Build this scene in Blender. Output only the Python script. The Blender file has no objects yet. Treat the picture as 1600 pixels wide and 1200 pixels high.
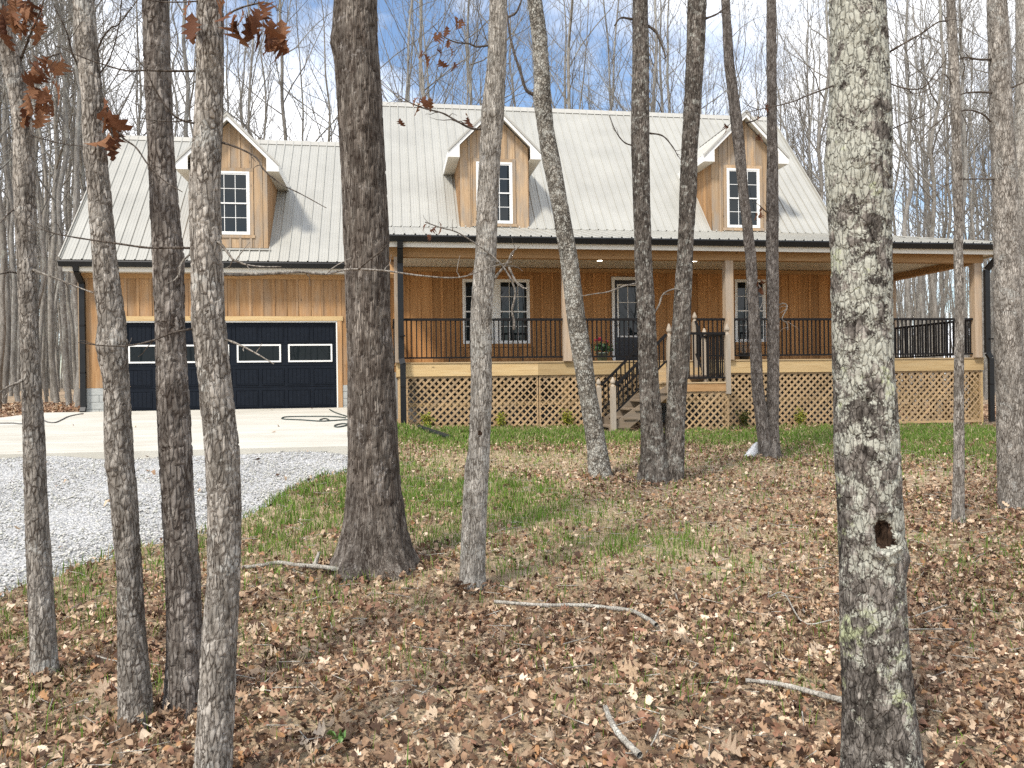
import bpy, math, random
import numpy as np
from mathutils import Matrix, Vector

random.seed(7)
RNG = np.random.default_rng(11)
SC = bpy.context.scene
COL = SC.collection

# ------------------------------------------------------------------ camera
F_PX, YAW, ROLL, ZC = 1250.0, math.radians(8.7), math.radians(0.75), 0.52
_F = np.array([math.sin(YAW), math.cos(YAW), 0.0])
_R0 = np.array([math.cos(YAW), -math.sin(YAW), 0.0])
_Z = np.array([0.0, 0.0, 1.0])
_R = math.cos(ROLL) * _R0 - math.sin(ROLL) * _Z
_U = math.sin(ROLL) * _R0 + math.cos(ROLL) * _Z
CAM = np.array([0.0, 0.0, ZC])
cam_data = bpy.data.cameras.new('camera')
cam_data.sensor_width = 36.0
cam_data.lens = 36.0 * F_PX / 1600.0
cam_data.clip_end = 2000.0
cam = bpy.data.objects.new('camera', cam_data)
COL.objects.link(cam)
cam.matrix_world = Matrix(((_R[0], _U[0], -_F[0], 0), (_R[1], _U[1], -_F[1], 0), (_R[2], _U[2], -_F[2], ZC), (0, 0, 0, 1)))
SC.camera = cam

# ------------------------------------------------------------------ sky, sun, exposure
SUN_AZ, SUN_EL = math.radians(224.0), math.radians(52.0)     # azimuth from +Y clockwise: behind the camera, to the left
world = bpy.data.worlds.new('World'); SC.world = world
world.use_nodes = True
wn, wl = world.node_tree.nodes, world.node_tree.links
wn.clear()
w_out = wn.new('ShaderNodeOutputWorld'); w_bg = wn.new('ShaderNodeBackground')
w_sky = wn.new('ShaderNodeTexSky'); w_sky.sky_type = 'NISHITA'; w_sky.sun_disc = False
w_sky.sun_elevation = SUN_EL; w_sky.sun_rotation = SUN_AZ
w_sky.air_density = 1.1; w_sky.dust_density = 0.9; w_sky.ozone_density = 3.0
w_tc = wn.new('ShaderNodeTexCoord'); w_sep = wn.new('ShaderNodeSeparateXYZ')
w_add = wn.new('ShaderNodeMath'); w_add.operation = 'ADD'; w_add.inputs[1].default_value = 0.22
w_dx = wn.new('ShaderNodeMath'); w_dx.operation = 'DIVIDE'
w_dy = wn.new('ShaderNodeMath'); w_dy.operation = 'DIVIDE'
w_cmb = wn.new('ShaderNodeCombineXYZ')
w_noise = wn.new('ShaderNodeTexNoise'); w_noise.inputs['Scale'].default_value = 1.15
w_noise.inputs['Detail'].default_value = 7.0; w_noise.inputs['Roughness'].default_value = 0.56
w_ramp = wn.new('ShaderNodeValToRGB')
w_ramp.color_ramp.elements[0].position = 0.40; w_ramp.color_ramp.elements[1].position = 0.57
w_mix = wn.new('ShaderNodeMix'); w_mix.data_type = 'RGBA'
w_mix.inputs['B'].default_value = (10.6, 10.8, 11.2, 1.0)
wl.new(w_tc.outputs['Generated'], w_sep.inputs[0])
wl.new(w_sep.outputs['Z'], w_add.inputs[0])
wl.new(w_sep.outputs['X'], w_dx.inputs[0]); wl.new(w_add.outputs[0], w_dx.inputs[1])
wl.new(w_sep.outputs['Y'], w_dy.inputs[0]); wl.new(w_add.outputs[0], w_dy.inputs[1])
w_cmb.inputs[2].default_value = 10.4
wl.new(w_dx.outputs[0], w_cmb.inputs[0]); wl.new(w_dy.outputs[0], w_cmb.inputs[1])
wl.new(w_cmb.outputs[0], w_noise.inputs['Vector']); wl.new(w_noise.outputs['Fac'], w_ramp.inputs[0])
wl.new(w_ramp.outputs[0], w_mix.inputs['Factor']); w_gain = wn.new('ShaderNodeVectorMath'); w_gain.operation = 'SCALE'; w_gain.inputs['Scale'].default_value = 1.3
wl.new(w_sky.outputs[0], w_gain.inputs[0]); wl.new(w_gain.outputs[0], w_mix.inputs['A'])
wl.new(w_mix.outputs['Result'], w_bg.inputs['Color'])
w_bg.inputs['Strength'].default_value = 0.125
wl.new(w_bg.outputs[0], w_out.inputs[0])

sun_data = bpy.data.lights.new('sun', 'SUN'); sun_data.energy = 3.5; sun_data.angle = math.radians(8.0)
sun_data.color = (1.0, 0.935, 0.84)
sun = bpy.data.objects.new('sun', sun_data); COL.objects.link(sun)
SUN_DIR = Vector((math.sin(SUN_AZ) * math.cos(SUN_EL), math.cos(SUN_AZ) * math.cos(SUN_EL), math.sin(SUN_EL)))
sun.rotation_euler = SUN_DIR.to_track_quat('Z', 'Y').to_euler()
sun.location = SUN_DIR * 60
vs = SC.view_settings
vs.view_transform = 'Standard'; vs.look = 'None'; vs.gamma = 1.0; vs.use_curve_mapping = False
vs.exposure = 0.36
SC.render.engine = 'CYCLES'
SC.cycles.use_denoising = False
SC.cycles.max_bounces = 6; SC.cycles.diffuse_bounces = 3; SC.cycles.glossy_bounces = 3
SC.cycles.transparent_max_bounces = 4

# ------------------------------------------------------------------ projecting rays to places
def ray(px, py): return _F + _R * (px - 800.0) / F_PX + _U * (600.0 - py) / F_PX
def atY(px, py, Y):
    d = ray(px, py); return CAM + d * (Y / d[1])
def depth(p): return float((np.asarray(p) - CAM) @ _F)
def sstep(a, b, x):
    t = np.clip((x - a) / (b - a), 0, 1); return t * t * (3 - 2 * t)

SLAB_Y0, SLAB_Y1, SLAB_X0, SLAB_X1 = 10.85, 20.02, -8.1, -0.25
def slab_z(Y): return -0.03 * (20.05 - Y)
def ground_z(X, Y):
    X = np.asarray(X, float); Y = np.asarray(Y, float)
    t = np.clip(Y / 17.3, -1, 1)
    zr = -1.0 + t * (0.58 - 0.016 * np.clip(X, 0, 16))
    zl = np.interp(Y, [-40, 0, 4.5, 10.85, 20.05, 30, 200], [-1.2, -1.02, -0.90, -0.36, -0.09, 0.0, 0.3])
    w = sstep(-1.0, 0.9, X)
    w = w * sstep(3.0, 9.0, Y) + sstep(-4, 4, X) * (1 - sstep(3.0, 9.0, Y))
    z = zl * (1 - w) + zr * w
    far = sstep(24, 60, Y)
    z = z * (1 - far) + far * (0.15 + 0.5 * np.sin(X * 0.05) * np.cos(Y * 0.04) - 0.012 * np.clip(X, 0, 60))
    amp = 0.025 * (1 - sstep(14, 19, Y) * (np.abs(X) < 40))
    z = z + amp * (np.sin(X * 1.7 + Y * 0.6) * np.cos(Y * 1.3 - X * 0.4) + 0.5 * np.sin(X * 4.1 - Y * 2.3))
    return z
def at_ground(px, py):
    d = ray(px, py); t = 1.5
    while t < 150:
        p = CAM + d * t
        if p[2] < ground_z(p[0], p[1]): break
        t += 0.01
    return CAM + d * t

# ------------------------------------------------------------------ materials
def new_mat(name):
    m = bpy.data.materials.new(name); m.use_nodes = True
    return m, m.node_tree.nodes, m.node_tree.links, m.node_tree.nodes['Principled BSDF']
def ramp(nodes, stops):
    r = nodes.new('ShaderNodeValToRGB'); cr = r.color_ramp
    while len(cr.elements) > 1: cr.elements.remove(cr.elements[-1])
    cr.elements[0].position = stops[0][0]; cr.elements[0].color = (*stops[0][1], 1)
    for p, c in stops[1:]:
        e = cr.elements.new(p); e.color = (*c, 1)
    return r
def noise(nodes, links, vec, scale, detail=4, rough=0.55, dist=0.0):
    n = nodes.new('ShaderNodeTexNoise')
    n.inputs['Scale'].default_value = scale; n.inputs['Detail'].default_value = detail
    n.inputs['Roughness'].default_value = rough; n.inputs['Distortion'].default_value = dist
    if vec is not None: links.new(vec, n.inputs['Vector'])
    return n
def mapping(nodes, links, src, scale=(1, 1, 1), loc=None):
    mp = nodes.new('ShaderNodeMapping'); mp.inputs['Scale'].default_value = scale
    links.new(src, mp.inputs['Vector'])
    if loc is not None: links.new(loc, mp.inputs['Location'])
    return mp
def bump(nodes, links, height, bsdf, strength=0.3, dist=0.01, prev=None):
    b = nodes.new('ShaderNodeBump'); b.inputs['Strength'].default_value = strength; b.inputs['Distance'].default_value = dist
    links.new(height, b.inputs['Height'])
    if prev is not None: links.new(prev.outputs[0], b.inputs['Normal'])
    links.new(b.outputs[0], bsdf.inputs['Normal'])
    return b
def mixc(nodes, links, fac, a, b, mode='MIX'):
    m = nodes.new('ShaderNodeMix'); m.data_type = 'RGBA'; m.blend_type = mode
    if hasattr(fac, 'links') or not isinstance(fac, float): links.new(fac, m.inputs['Factor'])
    else: m.inputs['Factor'].default_value = fac
    for s, v in (('A', a), ('B', b)):
        if isinstance(v, tuple): m.inputs[s].default_value = (*v, 1)
        else: links.new(v, m.inputs[s])
    return m.outputs['Result']

def mat_plain(name, c, rough=0.6, metal=0.0, var=0.12, scale=6.0, bmp=0.0, spec=0.5):
    m, n, l, b = new_mat(name)
    tc = n.new('ShaderNodeTexCoord')
    ns = noise(n, l, tc.outputs['Object'], scale, 5)
    r = ramp(n, [(0.3, tuple(x * (1 - var) for x in c)), (0.7, tuple(min(1, x * (1 + var)) for x in c))])
    l.new(ns.outputs['Fac'], r.inputs[0]); l.new(r.outputs[0], b.inputs['Base Color'])
    b.inputs['Roughness'].default_value = rough; b.inputs['Metallic'].default_value = metal
    b.inputs['Specular IOR Level'].default_value = spec
    if bmp: bump(n, l, ns.outputs['Fac'], b, bmp, 0.004)
    return m
def mat_wood(name, stops, axis='Z', grey=0.0, greyc=(0.30, 0.26, 0.22), rough=0.75):
    """sawn boards: long grain, knots, a tone of its own for each board, some weathering"""
    m, n, l, b = new_mat(name)
    tc = n.new('ShaderNodeTexCoord'); oi = n.new('ShaderNodeObjectInfo')
    mul = n.new('ShaderNodeMath'); mul.operation = 'MULTIPLY'; mul.inputs[1].default_value = 37.0
    l.new(oi.outputs['Random'], mul.inputs[0])
    cmb = n.new('ShaderNodeCombineXYZ')
    for i in range(3): l.new(mul.outputs[0], cmb.inputs[i])
    k = {'Z': (16, 16, 0.9), 'X': (0.9, 16, 16), 'Y': (16, 0.9, 16)}[axis]
    mp = mapping(n, l, tc.outputs['Object'], k, cmb.outputs[0])
    g = noise(n, l, mp.outputs[0], 1.6, 6, 0.6, 0.8)
    k2 = {'Z': (5, 5, 1.1), 'X': (1.1, 5, 5), 'Y': (5, 1.1, 5)}[axis]
    mp2 = mapping(n, l, tc.outputs['Object'], k2, cmb.outputs[0])
    g2 = noise(n, l, mp2.outputs[0], 1.3, 3, 0.5, 0.2)
    r = ramp(n, stops); l.new(g.outputs['Fac'], r.inputs[0])
    # tone of the single board
    tone = n.new('ShaderNodeMapRange'); tone.inputs['To Min'].default_value = 0.75; tone.inputs['To Max'].default_value = 1.18
    l.new(oi.outputs['Random'], tone.inputs['Value'])
    hsv = n.new('ShaderNodeHueSaturation'); l.new(r.outputs[0], hsv.inputs['Color']); l.new(tone.outputs[0], hsv.inputs['Value'])
    vo = n.new('ShaderNodeTexVoronoi'); vo.inputs['Scale'].default_value = 0.55; vo.inputs['Randomness'].default_value = 1.0
    k3 = {'Z': (6, 6, 3.2), 'X': (3.2, 6, 6), 'Y': (6, 3.2, 6)}[axis]
    mp3 = mapping(n, l, tc.outputs['Object'], k3, cmb.outputs[0]); l.new(mp3.outputs[0], vo.inputs['Vector'])
    kr = ramp(n, [(0.03, (1, 1, 1)), (0.085, (0, 0, 0))]); l.new(vo.outputs['Distance'], kr.inputs[0])
    dark = tuple(x * 0.35 for x in stops[0][1])
    kf = n.new('ShaderNodeMath'); kf.operation = 'MULTIPLY'; kf.inputs[1].default_value = 0.8; l.new(kr.outputs[0], kf.inputs[0])
    c1 = mixc(n, l, kf.outputs[0], hsv.outputs[0], dark)
    gr = ramp(n, [(0.42, (0, 0, 0)), (0.68, (1, 1, 1))]); l.new(g2.outputs['Fac'], gr.inputs[0])
    gm = n.new('ShaderNodeMath'); gm.operation = 'MULTIPLY'; gm.inputs[1].default_value = grey; l.new(gr.outputs[0], gm.inputs[0])
    c2 = mixc(n, l, gm.outputs[0], c1, greyc)
    l.new(c2, b.inputs['Base Color']); b.inputs['Roughness'].default_value = rough
    b.inputs['Specular IOR Level'].default_value = 0.25
    bump(n, l, g.outputs['Fac'], b, 0.35, 0.004)
    return m
def mat_bark(name, cols, lichen=0.0, lcol=(0.42, 0.44, 0.34), stretch=0.28, scale=34.0, lscale=5.0, ycol=None, bstr=0.5, inner_shade=None, crack=60.0, cstretch=0.26, cwid=0.17, imax=0.95, lz=None):
    m, n, l, b = new_mat(name)
    tc = n.new('ShaderNodeTexCoord')
    mp = mapping(n, l, tc.outputs['Object'], (1, 1, stretch))
    nz = noise(n, l, mp.outputs[0], scale, 7, 0.68, 0.5)
    r = ramp(n, [(0.36, cols[0]), (0.5, cols[1]), (0.64, cols[2])]); l.new(nz.outputs['Fac'], r.inputs[0])
    at = n.new('ShaderNodeAttribute'); at.attribute_name = 'plate'
    tone = n.new('ShaderNodeMapRange'); tone.inputs['To Min'].default_value = 0.68; tone.inputs['To Max'].default_value = 1.35
    l.new(at.outputs['Fac'], tone.inputs['Value'])
    big = noise(n, l, mp.outputs[0], 2.3, 3)
    t2 = n.new('ShaderNodeMapRange'); t2.inputs['From Min'].default_value = 0.3; t2.inputs['From Max'].default_value = 0.7
    t2.inputs['To Min'].default_value = 0.75; t2.inputs['To Max'].default_value = 1.25
    l.new(big.outputs['Fac'], t2.inputs['Value'])
    tm = n.new('ShaderNodeMath'); tm.operation = 'MULTIPLY'; l.new(tone.outputs[0], tm.inputs[0]); l.new(t2.outputs[0], tm.inputs[1])
    hsv = n.new('ShaderNodeHueSaturation'); l.new(r.outputs[0], hsv.inputs['Color']); l.new(tm.outputs[0], hsv.inputs['Value'])
    col = hsv.outputs[0]
    if lichen > 0:
        ln = noise(n, l, tc.outputs['Object'], lscale, 6, 0.62, 0.3)
        ln2 = noise(n, l, tc.outputs['Object'], lscale * 9, 4, 0.6)
        ad = n.new('ShaderNodeMath'); ad.operation = 'MULTIPLY_ADD'; ad.inputs[1].default_value = 0.42
        l.new(ln2.outputs['Fac'], ad.inputs[0]); l.new(ln.outputs['Fac'], ad.inputs[2])
        bg_ = n.new('ShaderNodeMath'); bg_.operation = 'MULTIPLY_ADD'; bg_.inputs[1].default_value = 0.55 if lz is not None else 0.15; l.new(big.outputs['Fac'], bg_.inputs[0]); l.new(ad.outputs[0], bg_.inputs[2])
        bs_ = n.new('ShaderNodeMath'); bs_.operation = 'SUBTRACT'; bs_.inputs[1].default_value = 0.275 if lz is not None else 0.075; l.new(bg_.outputs[0], bs_.inputs[0]); ad = bs_
        if lz is not None:      # the crust thickens with height on this trunk
            sx = n.new('ShaderNodeSeparateXYZ'); l.new(tc.outputs['Object'], sx.inputs[0])
            zr = n.new('ShaderNodeMapRange'); zr.inputs['From Min'].default_value = lz[0]; zr.inputs['From Max'].default_value = lz[1]; zr.inputs['To Min'].default_value = 0.0; zr.inputs['To Max'].default_value = lz[2]
            l.new(sx.outputs['Z'], zr.inputs['Value']); a2 = n.new('ShaderNodeMath'); a2.operation = 'ADD'; l.new(ad.outputs[0], a2.inputs[0]); l.new(zr.outputs[0], a2.inputs[1]); ad = a2
        th = 0.95 - lichen * 0.5
        lr = ramp(n, [(th - 0.03, (0, 0, 0)), (th + 0.03, (1, 1, 1))]); l.new(ad.outputs[0], lr.inputs[0])
        lv = noise(n, l, tc.outputs['Object'], 60, 3)
        lc = ramp(n, [(0.3, tuple(x * 0.68 for x in lcol)), (0.7, lcol)]); l.new(lv.outputs['Fac'], lc.inputs[0])
        lf = n.new('ShaderNodeMath'); lf.operation = 'MULTIPLY'; lf.inputs[1].default_value = 0.85; l.new(lr.outputs[0], lf.inputs[0])
        col = mixc(n, l, lf.outputs[0], col, lc.outputs[0])
        if ycol is not None:
            yn = noise(n, l, tc.outputs['Object'], 7.5, 8, 0.7, 0.4)
            yr = ramp(n, [(0.60, (0, 0, 0)), (0.66, (0.85, 0.85, 0.85))]); l.new(yn.outputs['Fac'], yr.inputs[0])
            col = mixc(n, l, yr.outputs[0], col, ycol)
    mpc = mapping(n, l, tc.outputs['Object'], (1, 1, cstretch))
    wn_ = noise(n, l, mpc.outputs[0], crack * 0.5, 3, 0.6)
    ce = n.new('ShaderNodeTexVoronoi'); ce.feature = 'DISTANCE_TO_EDGE'; ce.inputs['Scale'].default_value = crack
    wv = n.new('ShaderNodeVectorMath'); wv.operation = 'MULTIPLY_ADD'; wv.inputs[1].default_value = tuple([1.1 / crack] * 3)
    l.new(wn_.outputs['Color'], wv.inputs[0]); l.new(mpc.outputs[0], wv.inputs[2]); l.new(wv.outputs[0], ce.inputs['Vector'])
    cr = n.new('ShaderNodeMapRange'); cr.inputs['From Max'].default_value = cwid; l.new(ce.outputs['Distance'], cr.inputs['Value'])
    if inner_shade is not None:      # brown under-bark in the fissures, darkened with furrow shade painted into the colour
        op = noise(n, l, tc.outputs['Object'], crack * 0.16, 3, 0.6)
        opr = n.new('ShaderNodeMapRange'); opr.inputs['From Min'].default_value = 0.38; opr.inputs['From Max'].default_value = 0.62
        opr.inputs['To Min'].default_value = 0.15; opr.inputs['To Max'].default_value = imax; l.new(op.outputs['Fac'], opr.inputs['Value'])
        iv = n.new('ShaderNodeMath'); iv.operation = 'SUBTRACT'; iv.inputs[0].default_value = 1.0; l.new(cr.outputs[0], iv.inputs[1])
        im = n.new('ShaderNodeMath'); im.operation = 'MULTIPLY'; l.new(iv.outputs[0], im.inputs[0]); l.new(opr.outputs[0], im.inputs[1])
        col = mixc(n, l, im.outputs[0], col, inner_shade)
    l.new(col, b.inputs['Base Color']); b.inputs['Roughness'].default_value = 0.95
    b.inputs['Specular IOR Level'].default_value = 0.1
    b0 = bump(n, l, cr.outputs[0], b, 0.8, 0.40 / crack)
    b1 = bump(n, l, nz.outputs['Fac'], b, bstr, 0.010, b0)
    fn = noise(n, l, mp.outputs[0], scale * 4, 3)
    bump(n, l, fn.outputs['Fac'], b, 0.4, 0.004, b1)
    return m
def mat_attr(name, rough=0.8, trans=0.0, spec=0.2, nscale=40.0):
    """colour of each single leaf, blade or stone comes from the mesh attribute tint"""
    m, n, l, b = new_mat(name)
    a = n.new('ShaderNodeAttribute'); a.attribute_name = 'tint'
    tc = n.new('ShaderNodeTexCoord'); nz = noise(n, l, tc.outputs['Object'], nscale, 4)
    mr = n.new('ShaderNodeMapRange'); mr.inputs['From Min'].default_value = 0.3; mr.inputs['From Max'].default_value = 0.7
    mr.inputs['To Min'].default_value = 0.8; mr.inputs['To Max'].default_value = 1.18; l.new(nz.outputs['Fac'], mr.inputs['Value'])
    h = n.new('ShaderNodeHueSaturation'); l.new(a.outputs['Color'], h.inputs['Color']); l.new(mr.outputs[0], h.inputs['Value'])
    l.new(h.outputs[0], b.inputs['Base Color']); b.inputs['Roughness'].default_value = rough; b.inputs['Specular IOR Level'].default_value = spec
    if trans > 0:
        tr = n.new('ShaderNodeBsdfTranslucent'); l.new(h.outputs[0], tr.inputs['Color'])
        mx = n.new('ShaderNodeMixShader'); mx.inputs[0].default_value = trans
        out = n['Material Output']; l.new(b.outputs[0], mx.inputs[1]); l.new(tr.outputs[0], mx.inputs[2]); l.new(mx.outputs[0], out.inputs['Surface'])
    return m
def mat_leaf_random(name, stops):
    m, n, l, b = new_mat(name)
    oi = n.new('ShaderNodeObjectInfo'); r = ramp(n, stops); l.new(oi.outputs['Random'], r.inputs[0])
    tc = n.new('ShaderNodeTexCoord'); nz = noise(n, l, tc.outputs['Object'], 22, 5)
    mr = n.new('ShaderNodeMapRange'); mr.inputs['From Min'].default_value = 0.3; mr.inputs['From Max'].default_value = 0.7
    mr.inputs['To Min'].default_value = 0.7; mr.inputs['To Max'].default_value = 1.25; l.new(nz.outputs['Fac'], mr.inputs['Value'])
    h = n.new('ShaderNodeHueSaturation'); l.new(r.outputs[0], h.inputs['Color']); l.new(mr.outputs[0], h.inputs['Value'])
    l.new(h.outputs[0], b.inputs['Base Color']); b.inputs['Roughness'].default_value = 0.75; b.inputs['Specular IOR Level'].default_value = 0.25
    tr = n.new('ShaderNodeBsdfTranslucent'); l.new(h.outputs[0], tr.inputs['Color'])
    mx = n.new('ShaderNodeMixShader'); mx.inputs[0].default_value = 0.25
    out = n['Material Output']; l.new(b.outputs[0], mx.inputs[1]); l.new(tr.outputs[0], mx.inputs[2]); l.new(mx.outputs[0], out.inputs['Surface'])
    bump(n, l, nz.outputs['Fac'], b, 0.5, 0.004)
    return m

M = {}
M['siding'] = mat_wood('siding_wood', [(0.25, (0.25, 0.130, 0.055)), (0.5, (0.36, 0.203, 0.091)), (0.75, (0.455, 0.285, 0.145))], 'Z', 0.55, (0.33, 0.24, 0.16))
M['siding_porch'] = mat_wood('sheltered_siding_wood', [(0.25, (0.32, 0.150, 0.052)), (0.5, (0.42, 0.215, 0.082)), (0.75, (0.50, 0.275, 0.118))], 'Z', 0.0)
M['siding_grey'] = mat_wood('weathered_siding_wood', [(0.25, (0.31, 0.20, 0.108)), (0.5, (0.41, 0.285, 0.17)), (0.75, (0.48, 0.36, 0.235))], 'Z', 0.85, (0.29, 0.25, 0.205))
M['beam'] = mat_wood('beam_wood', [(0.25, (0.33, 0.18, 0.075)), (0.5, (0.42, 0.25, 0.115)), (0.75, (0.5, 0.31, 0.155))], 'X')
M['beam_y'] = mat_wood('side_beam_wood', [(0.25, (0.33, 0.18, 0.075)), (0.5, (0.42, 0.25, 0.115)), (0.75, (0.5, 0.31, 0.155))], 'Y')
M['rim'] = mat_wood('treated_rim_wood', [(0.25, (0.40, 0.265, 0.12)), (0.5, (0.50, 0.355, 0.175)), (0.75, (0.56, 0.425, 0.235))], 'X', 0.2, (0.45, 0.34, 0.2))
M['post'] = mat_wood('post_wood', [(0.25, (0.31, 0.22, 0.14)), (0.5, (0.40, 0.30, 0.205)), (0.75, (0.47, 0.37, 0.265))], 'Z', 0.6, (0.34, 0.295, 0.245))
M['newel'] = mat_wood('newel_wood', [(0.25, (0.27, 0.215, 0.155)), (0.5, (0.35, 0.29, 0.22)), (0.75, (0.42, 0.36, 0.285))], 'Z', 0.5, (0.29, 0.265, 0.23))
M['lattice'] = mat_wood('lattice_wood', [(0.25, (0.31, 0.20, 0.10)), (0.5, (0.41, 0.28, 0.15)), (0.75, (0.49, 0.35, 0.20))], 'X', 0.5, (0.36, 0.27, 0.175))
M['timber'] = mat_wood('timber_wood', [(0.25, (0.17, 0.125, 0.082)), (0.5, (0.23, 0.175, 0.12)), (0.75, (0.29, 0.23, 0.165))], 'X', 0.5, (0.18, 0.155, 0.13))
M['deck'] = mat_wood('deck_wood', [(0.25, (0.36, 0.25, 0.13)), (0.5, (0.46, 0.33, 0.18)), (0.75, (0.52, 0.4, 0.24))], 'X', 0.3)
M['roof'] = mat_plain('roof_metal', (0.385, 0.378, 0.340), 0.42, 0.15, 0.09, 1.1)
M['roof_trim'] = mat_plain('roof_trim_metal', (0.42, 0.405, 0.36), 0.45, 0.15, 0.06, 2.0)
M['white'] = mat_plain('white_vinyl', (0.78, 0.78, 0.75), 0.5, 0, 0.04, 3.0)
M['cream'] = mat_plain('cream_trim', (0.66, 0.62, 0.53), 0.55, 0, 0.05, 3.0)
M['soffit'] = mat_plain('soffit_vinyl', (0.60, 0.565, 0.48), 0.6, 0, 0.04, 3.0)
M['black'] = mat_plain('black_aluminium', (0.007, 0.008, 0.009), 0.45, 0, 0.2, 4.0, 0.0, 0.35)
M['rail'] = mat_plain('black_railing', (0.007, 0.006, 0.006), 0.6, 0, 0.2, 4.0, 0.0, 0.25)
M['garage_door'] = mat_plain('navy_door_paint', (0.006, 0.009, 0.015), 0.55, 0, 0.15, 9.0, 0.1, 0.15)
M['front_door'] = mat_plain('dark_front_door_paint', (0.012, 0.014, 0.02), 0.4, 0, 0.1, 5.0)
M['block'] = mat_plain('concrete_block', (0.36, 0.37, 0.355), 0.92, 0, 0.14, 22.0, 0.5)
M['mortar'] = mat_plain('mortar', (0.42, 0.42, 0.40), 0.95, 0, 0.1, 20.0)
M['foundation'] = mat_plain('foundation', (0.25, 0.25, 0.24), 0.95, 0, 0.15, 8.0)
M['hose'] = mat_plain('dark_hose', (0.03, 0.045, 0.04), 0.45, 0, 0.2, 10)
M['cable'] = mat_plain('dark_cable', (0.09, 0.085, 0.08), 0.6, 0, 0.2, 10)
M['pipe'] = mat_plain('drain_pipe_plastic', (0.012, 0.018, 0.017), 0.45, 0, 0.2, 10)
M['pot_green'] = mat_plain('green_pot', (0.13, 0.18, 0.15), 0.5, 0, 0.1, 10)
M['pot_dark'] = mat_plain('dark_pot', (0.03, 0.028, 0.026), 0.5, 0, 0.1, 10)
M['planter'] = mat_plain('brown_planter', (0.10, 0.07, 0.05), 0.6, 0, 0.1, 10)
M['flower'] = mat_plain('pink_petals', (0.75, 0.12, 0.20), 0.6, 0, 0.3, 40)
M['pot_leaf'] = mat_plain('geranium_leaves', (0.035, 0.085, 0.025), 0.6, 0, 0.4, 30)
M['shrub'] = mat_attr('shrub_leaves', 0.55, 0.3)
M['soil'] = mat_plain('soil', (0.06, 0.04, 0.028), 0.95, 0, 0.3, 30)
M['bag'] = mat_plain('white_plastic', (0.66, 0.67, 0.67), 0.45, 0, 0.12, 14, 0.3)
M['stick'] = mat_bark('bleached_branch', [(0.36, 0.33, 0.28), (0.55, 0.51, 0.44), (0.68, 0.64, 0.56)], 0.3, (0.66, 0.65, 0.57), 1.0, 30, 9)
M['twig'] = mat_bark('twig_bark', [(0.09, 0.072, 0.058), (0.17, 0.14, 0.115), (0.27, 0.235, 0.20)], 0, stretch=1.0, scale=40)
M['twig_pale'] = mat_bark('dead_twig_bark', [(0.22, 0.19, 0.155), (0.38, 0.34, 0.29), (0.54, 0.50, 0.44)], 0, stretch=1.0, scale=40)
M['grass'] = mat_attr('grass_blades', 0.55, 0.3)
M['litter'] = mat_attr('leaf_litter', 0.8, 0.12, 0.25, 60)
M['stone'] = mat_attr('gravel_stone', 0.9, 0.0, 0.2, 50)
M['dead_leaf'] = mat_leaf_random('hanging_dead_leaf', [(0.0, (0.095, 0.036, 0.018)), (0.5, (0.17, 0.070, 0.032)), (1.0, (0.26, 0.125, 0.062))])
M['ground_leaf'] = mat_leaf_random('fallen_leaf', [(0.0, (0.22, 0.15, 0.10)), (0.3, (0.38, 0.275, 0.19)), (0.6, (0.48, 0.37, 0.265)), (0.85, (0.58, 0.48, 0.36)), (1.0, (0.40, 0.24, 0.12))])
def glass_mat(name='window_glass', spec=0.42):
    m, n, l, b = new_mat(name)
    tc = n.new('ShaderNodeTexCoord'); nz = noise(n, l, tc.outputs['Object'], 1.6, 2)
    b.inputs['Base Color'].default_value = (0.012, 0.016, 0.018, 1); b.inputs['Roughness'].default_value = 0.01
    b.inputs['IOR'].default_value = 1.5; b.inputs['Specular IOR Level'].default_value = spec
    bump(n, l, nz.outputs['Fac'], b, 0.05, 0.01)
    return m
M['glass'] = glass_mat(); M['dark_glass'] = glass_mat('tinted_glass', 0.12)
M['rotten'] = mat_bark('rotten_heartwood', [(0.014, 0.009, 0.007), (0.038, 0.024, 0.016), (0.085, 0.052, 0.034)], 0, stretch=0.2, scale=40, crack=50)
def lamp_mat():
    m, n, l, b = new_mat('lit_lamp_lens'); b.inputs['Emission Color'].default_value = (1, 0.86, 0.66, 1)
    b.inputs['Emission Strength'].default_value = 6.0; return m
M['lamp'] = lamp_mat()
def concrete_mat():
    m, n, l, b = new_mat('broomed_concrete')
    tc = n.new('ShaderNodeTexCoord')
    a = noise(n, l, tc.outputs['Object'], 0.7, 6, 0.6, 0.4)
    mp = mapping(n, l, tc.outputs['Object'], (0.5, 22, 1)); br = noise(n, l, mp.outputs[0], 1.5, 3)
    mp2 = mapping(n, l, tc.outputs['Object'], (0.25, 2.2, 1)); br2 = noise(n, l, mp2.outputs[0], 1.2, 4, 0.6, 0.8)
    r = ramp(n, [(0.3, (0.46, 0.435, 0.37)), (0.55, (0.54, 0.517, 0.45)), (0.75, (0.58, 0.56, 0.50))]); l.new(a.outputs['Fac'], r.inputs[0])
    r2 = ramp(n, [(0.35, (0.86, 0.85, 0.83)), (0.6, (1, 1, 1))]); l.new(br2.outputs['Fac'], r2.inputs[0])
    l.new(mixc(n, l, 1.0, r.outputs[0], r2.outputs[0], 'MULTIPLY'), b.inputs['Base Color'])
    b.inputs['Roughness'].default_value = 0.9; bump(n, l, br.outputs['Fac'], b, 0.25, 0.004)
    return m
M['concrete'] = concrete_mat()
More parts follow.
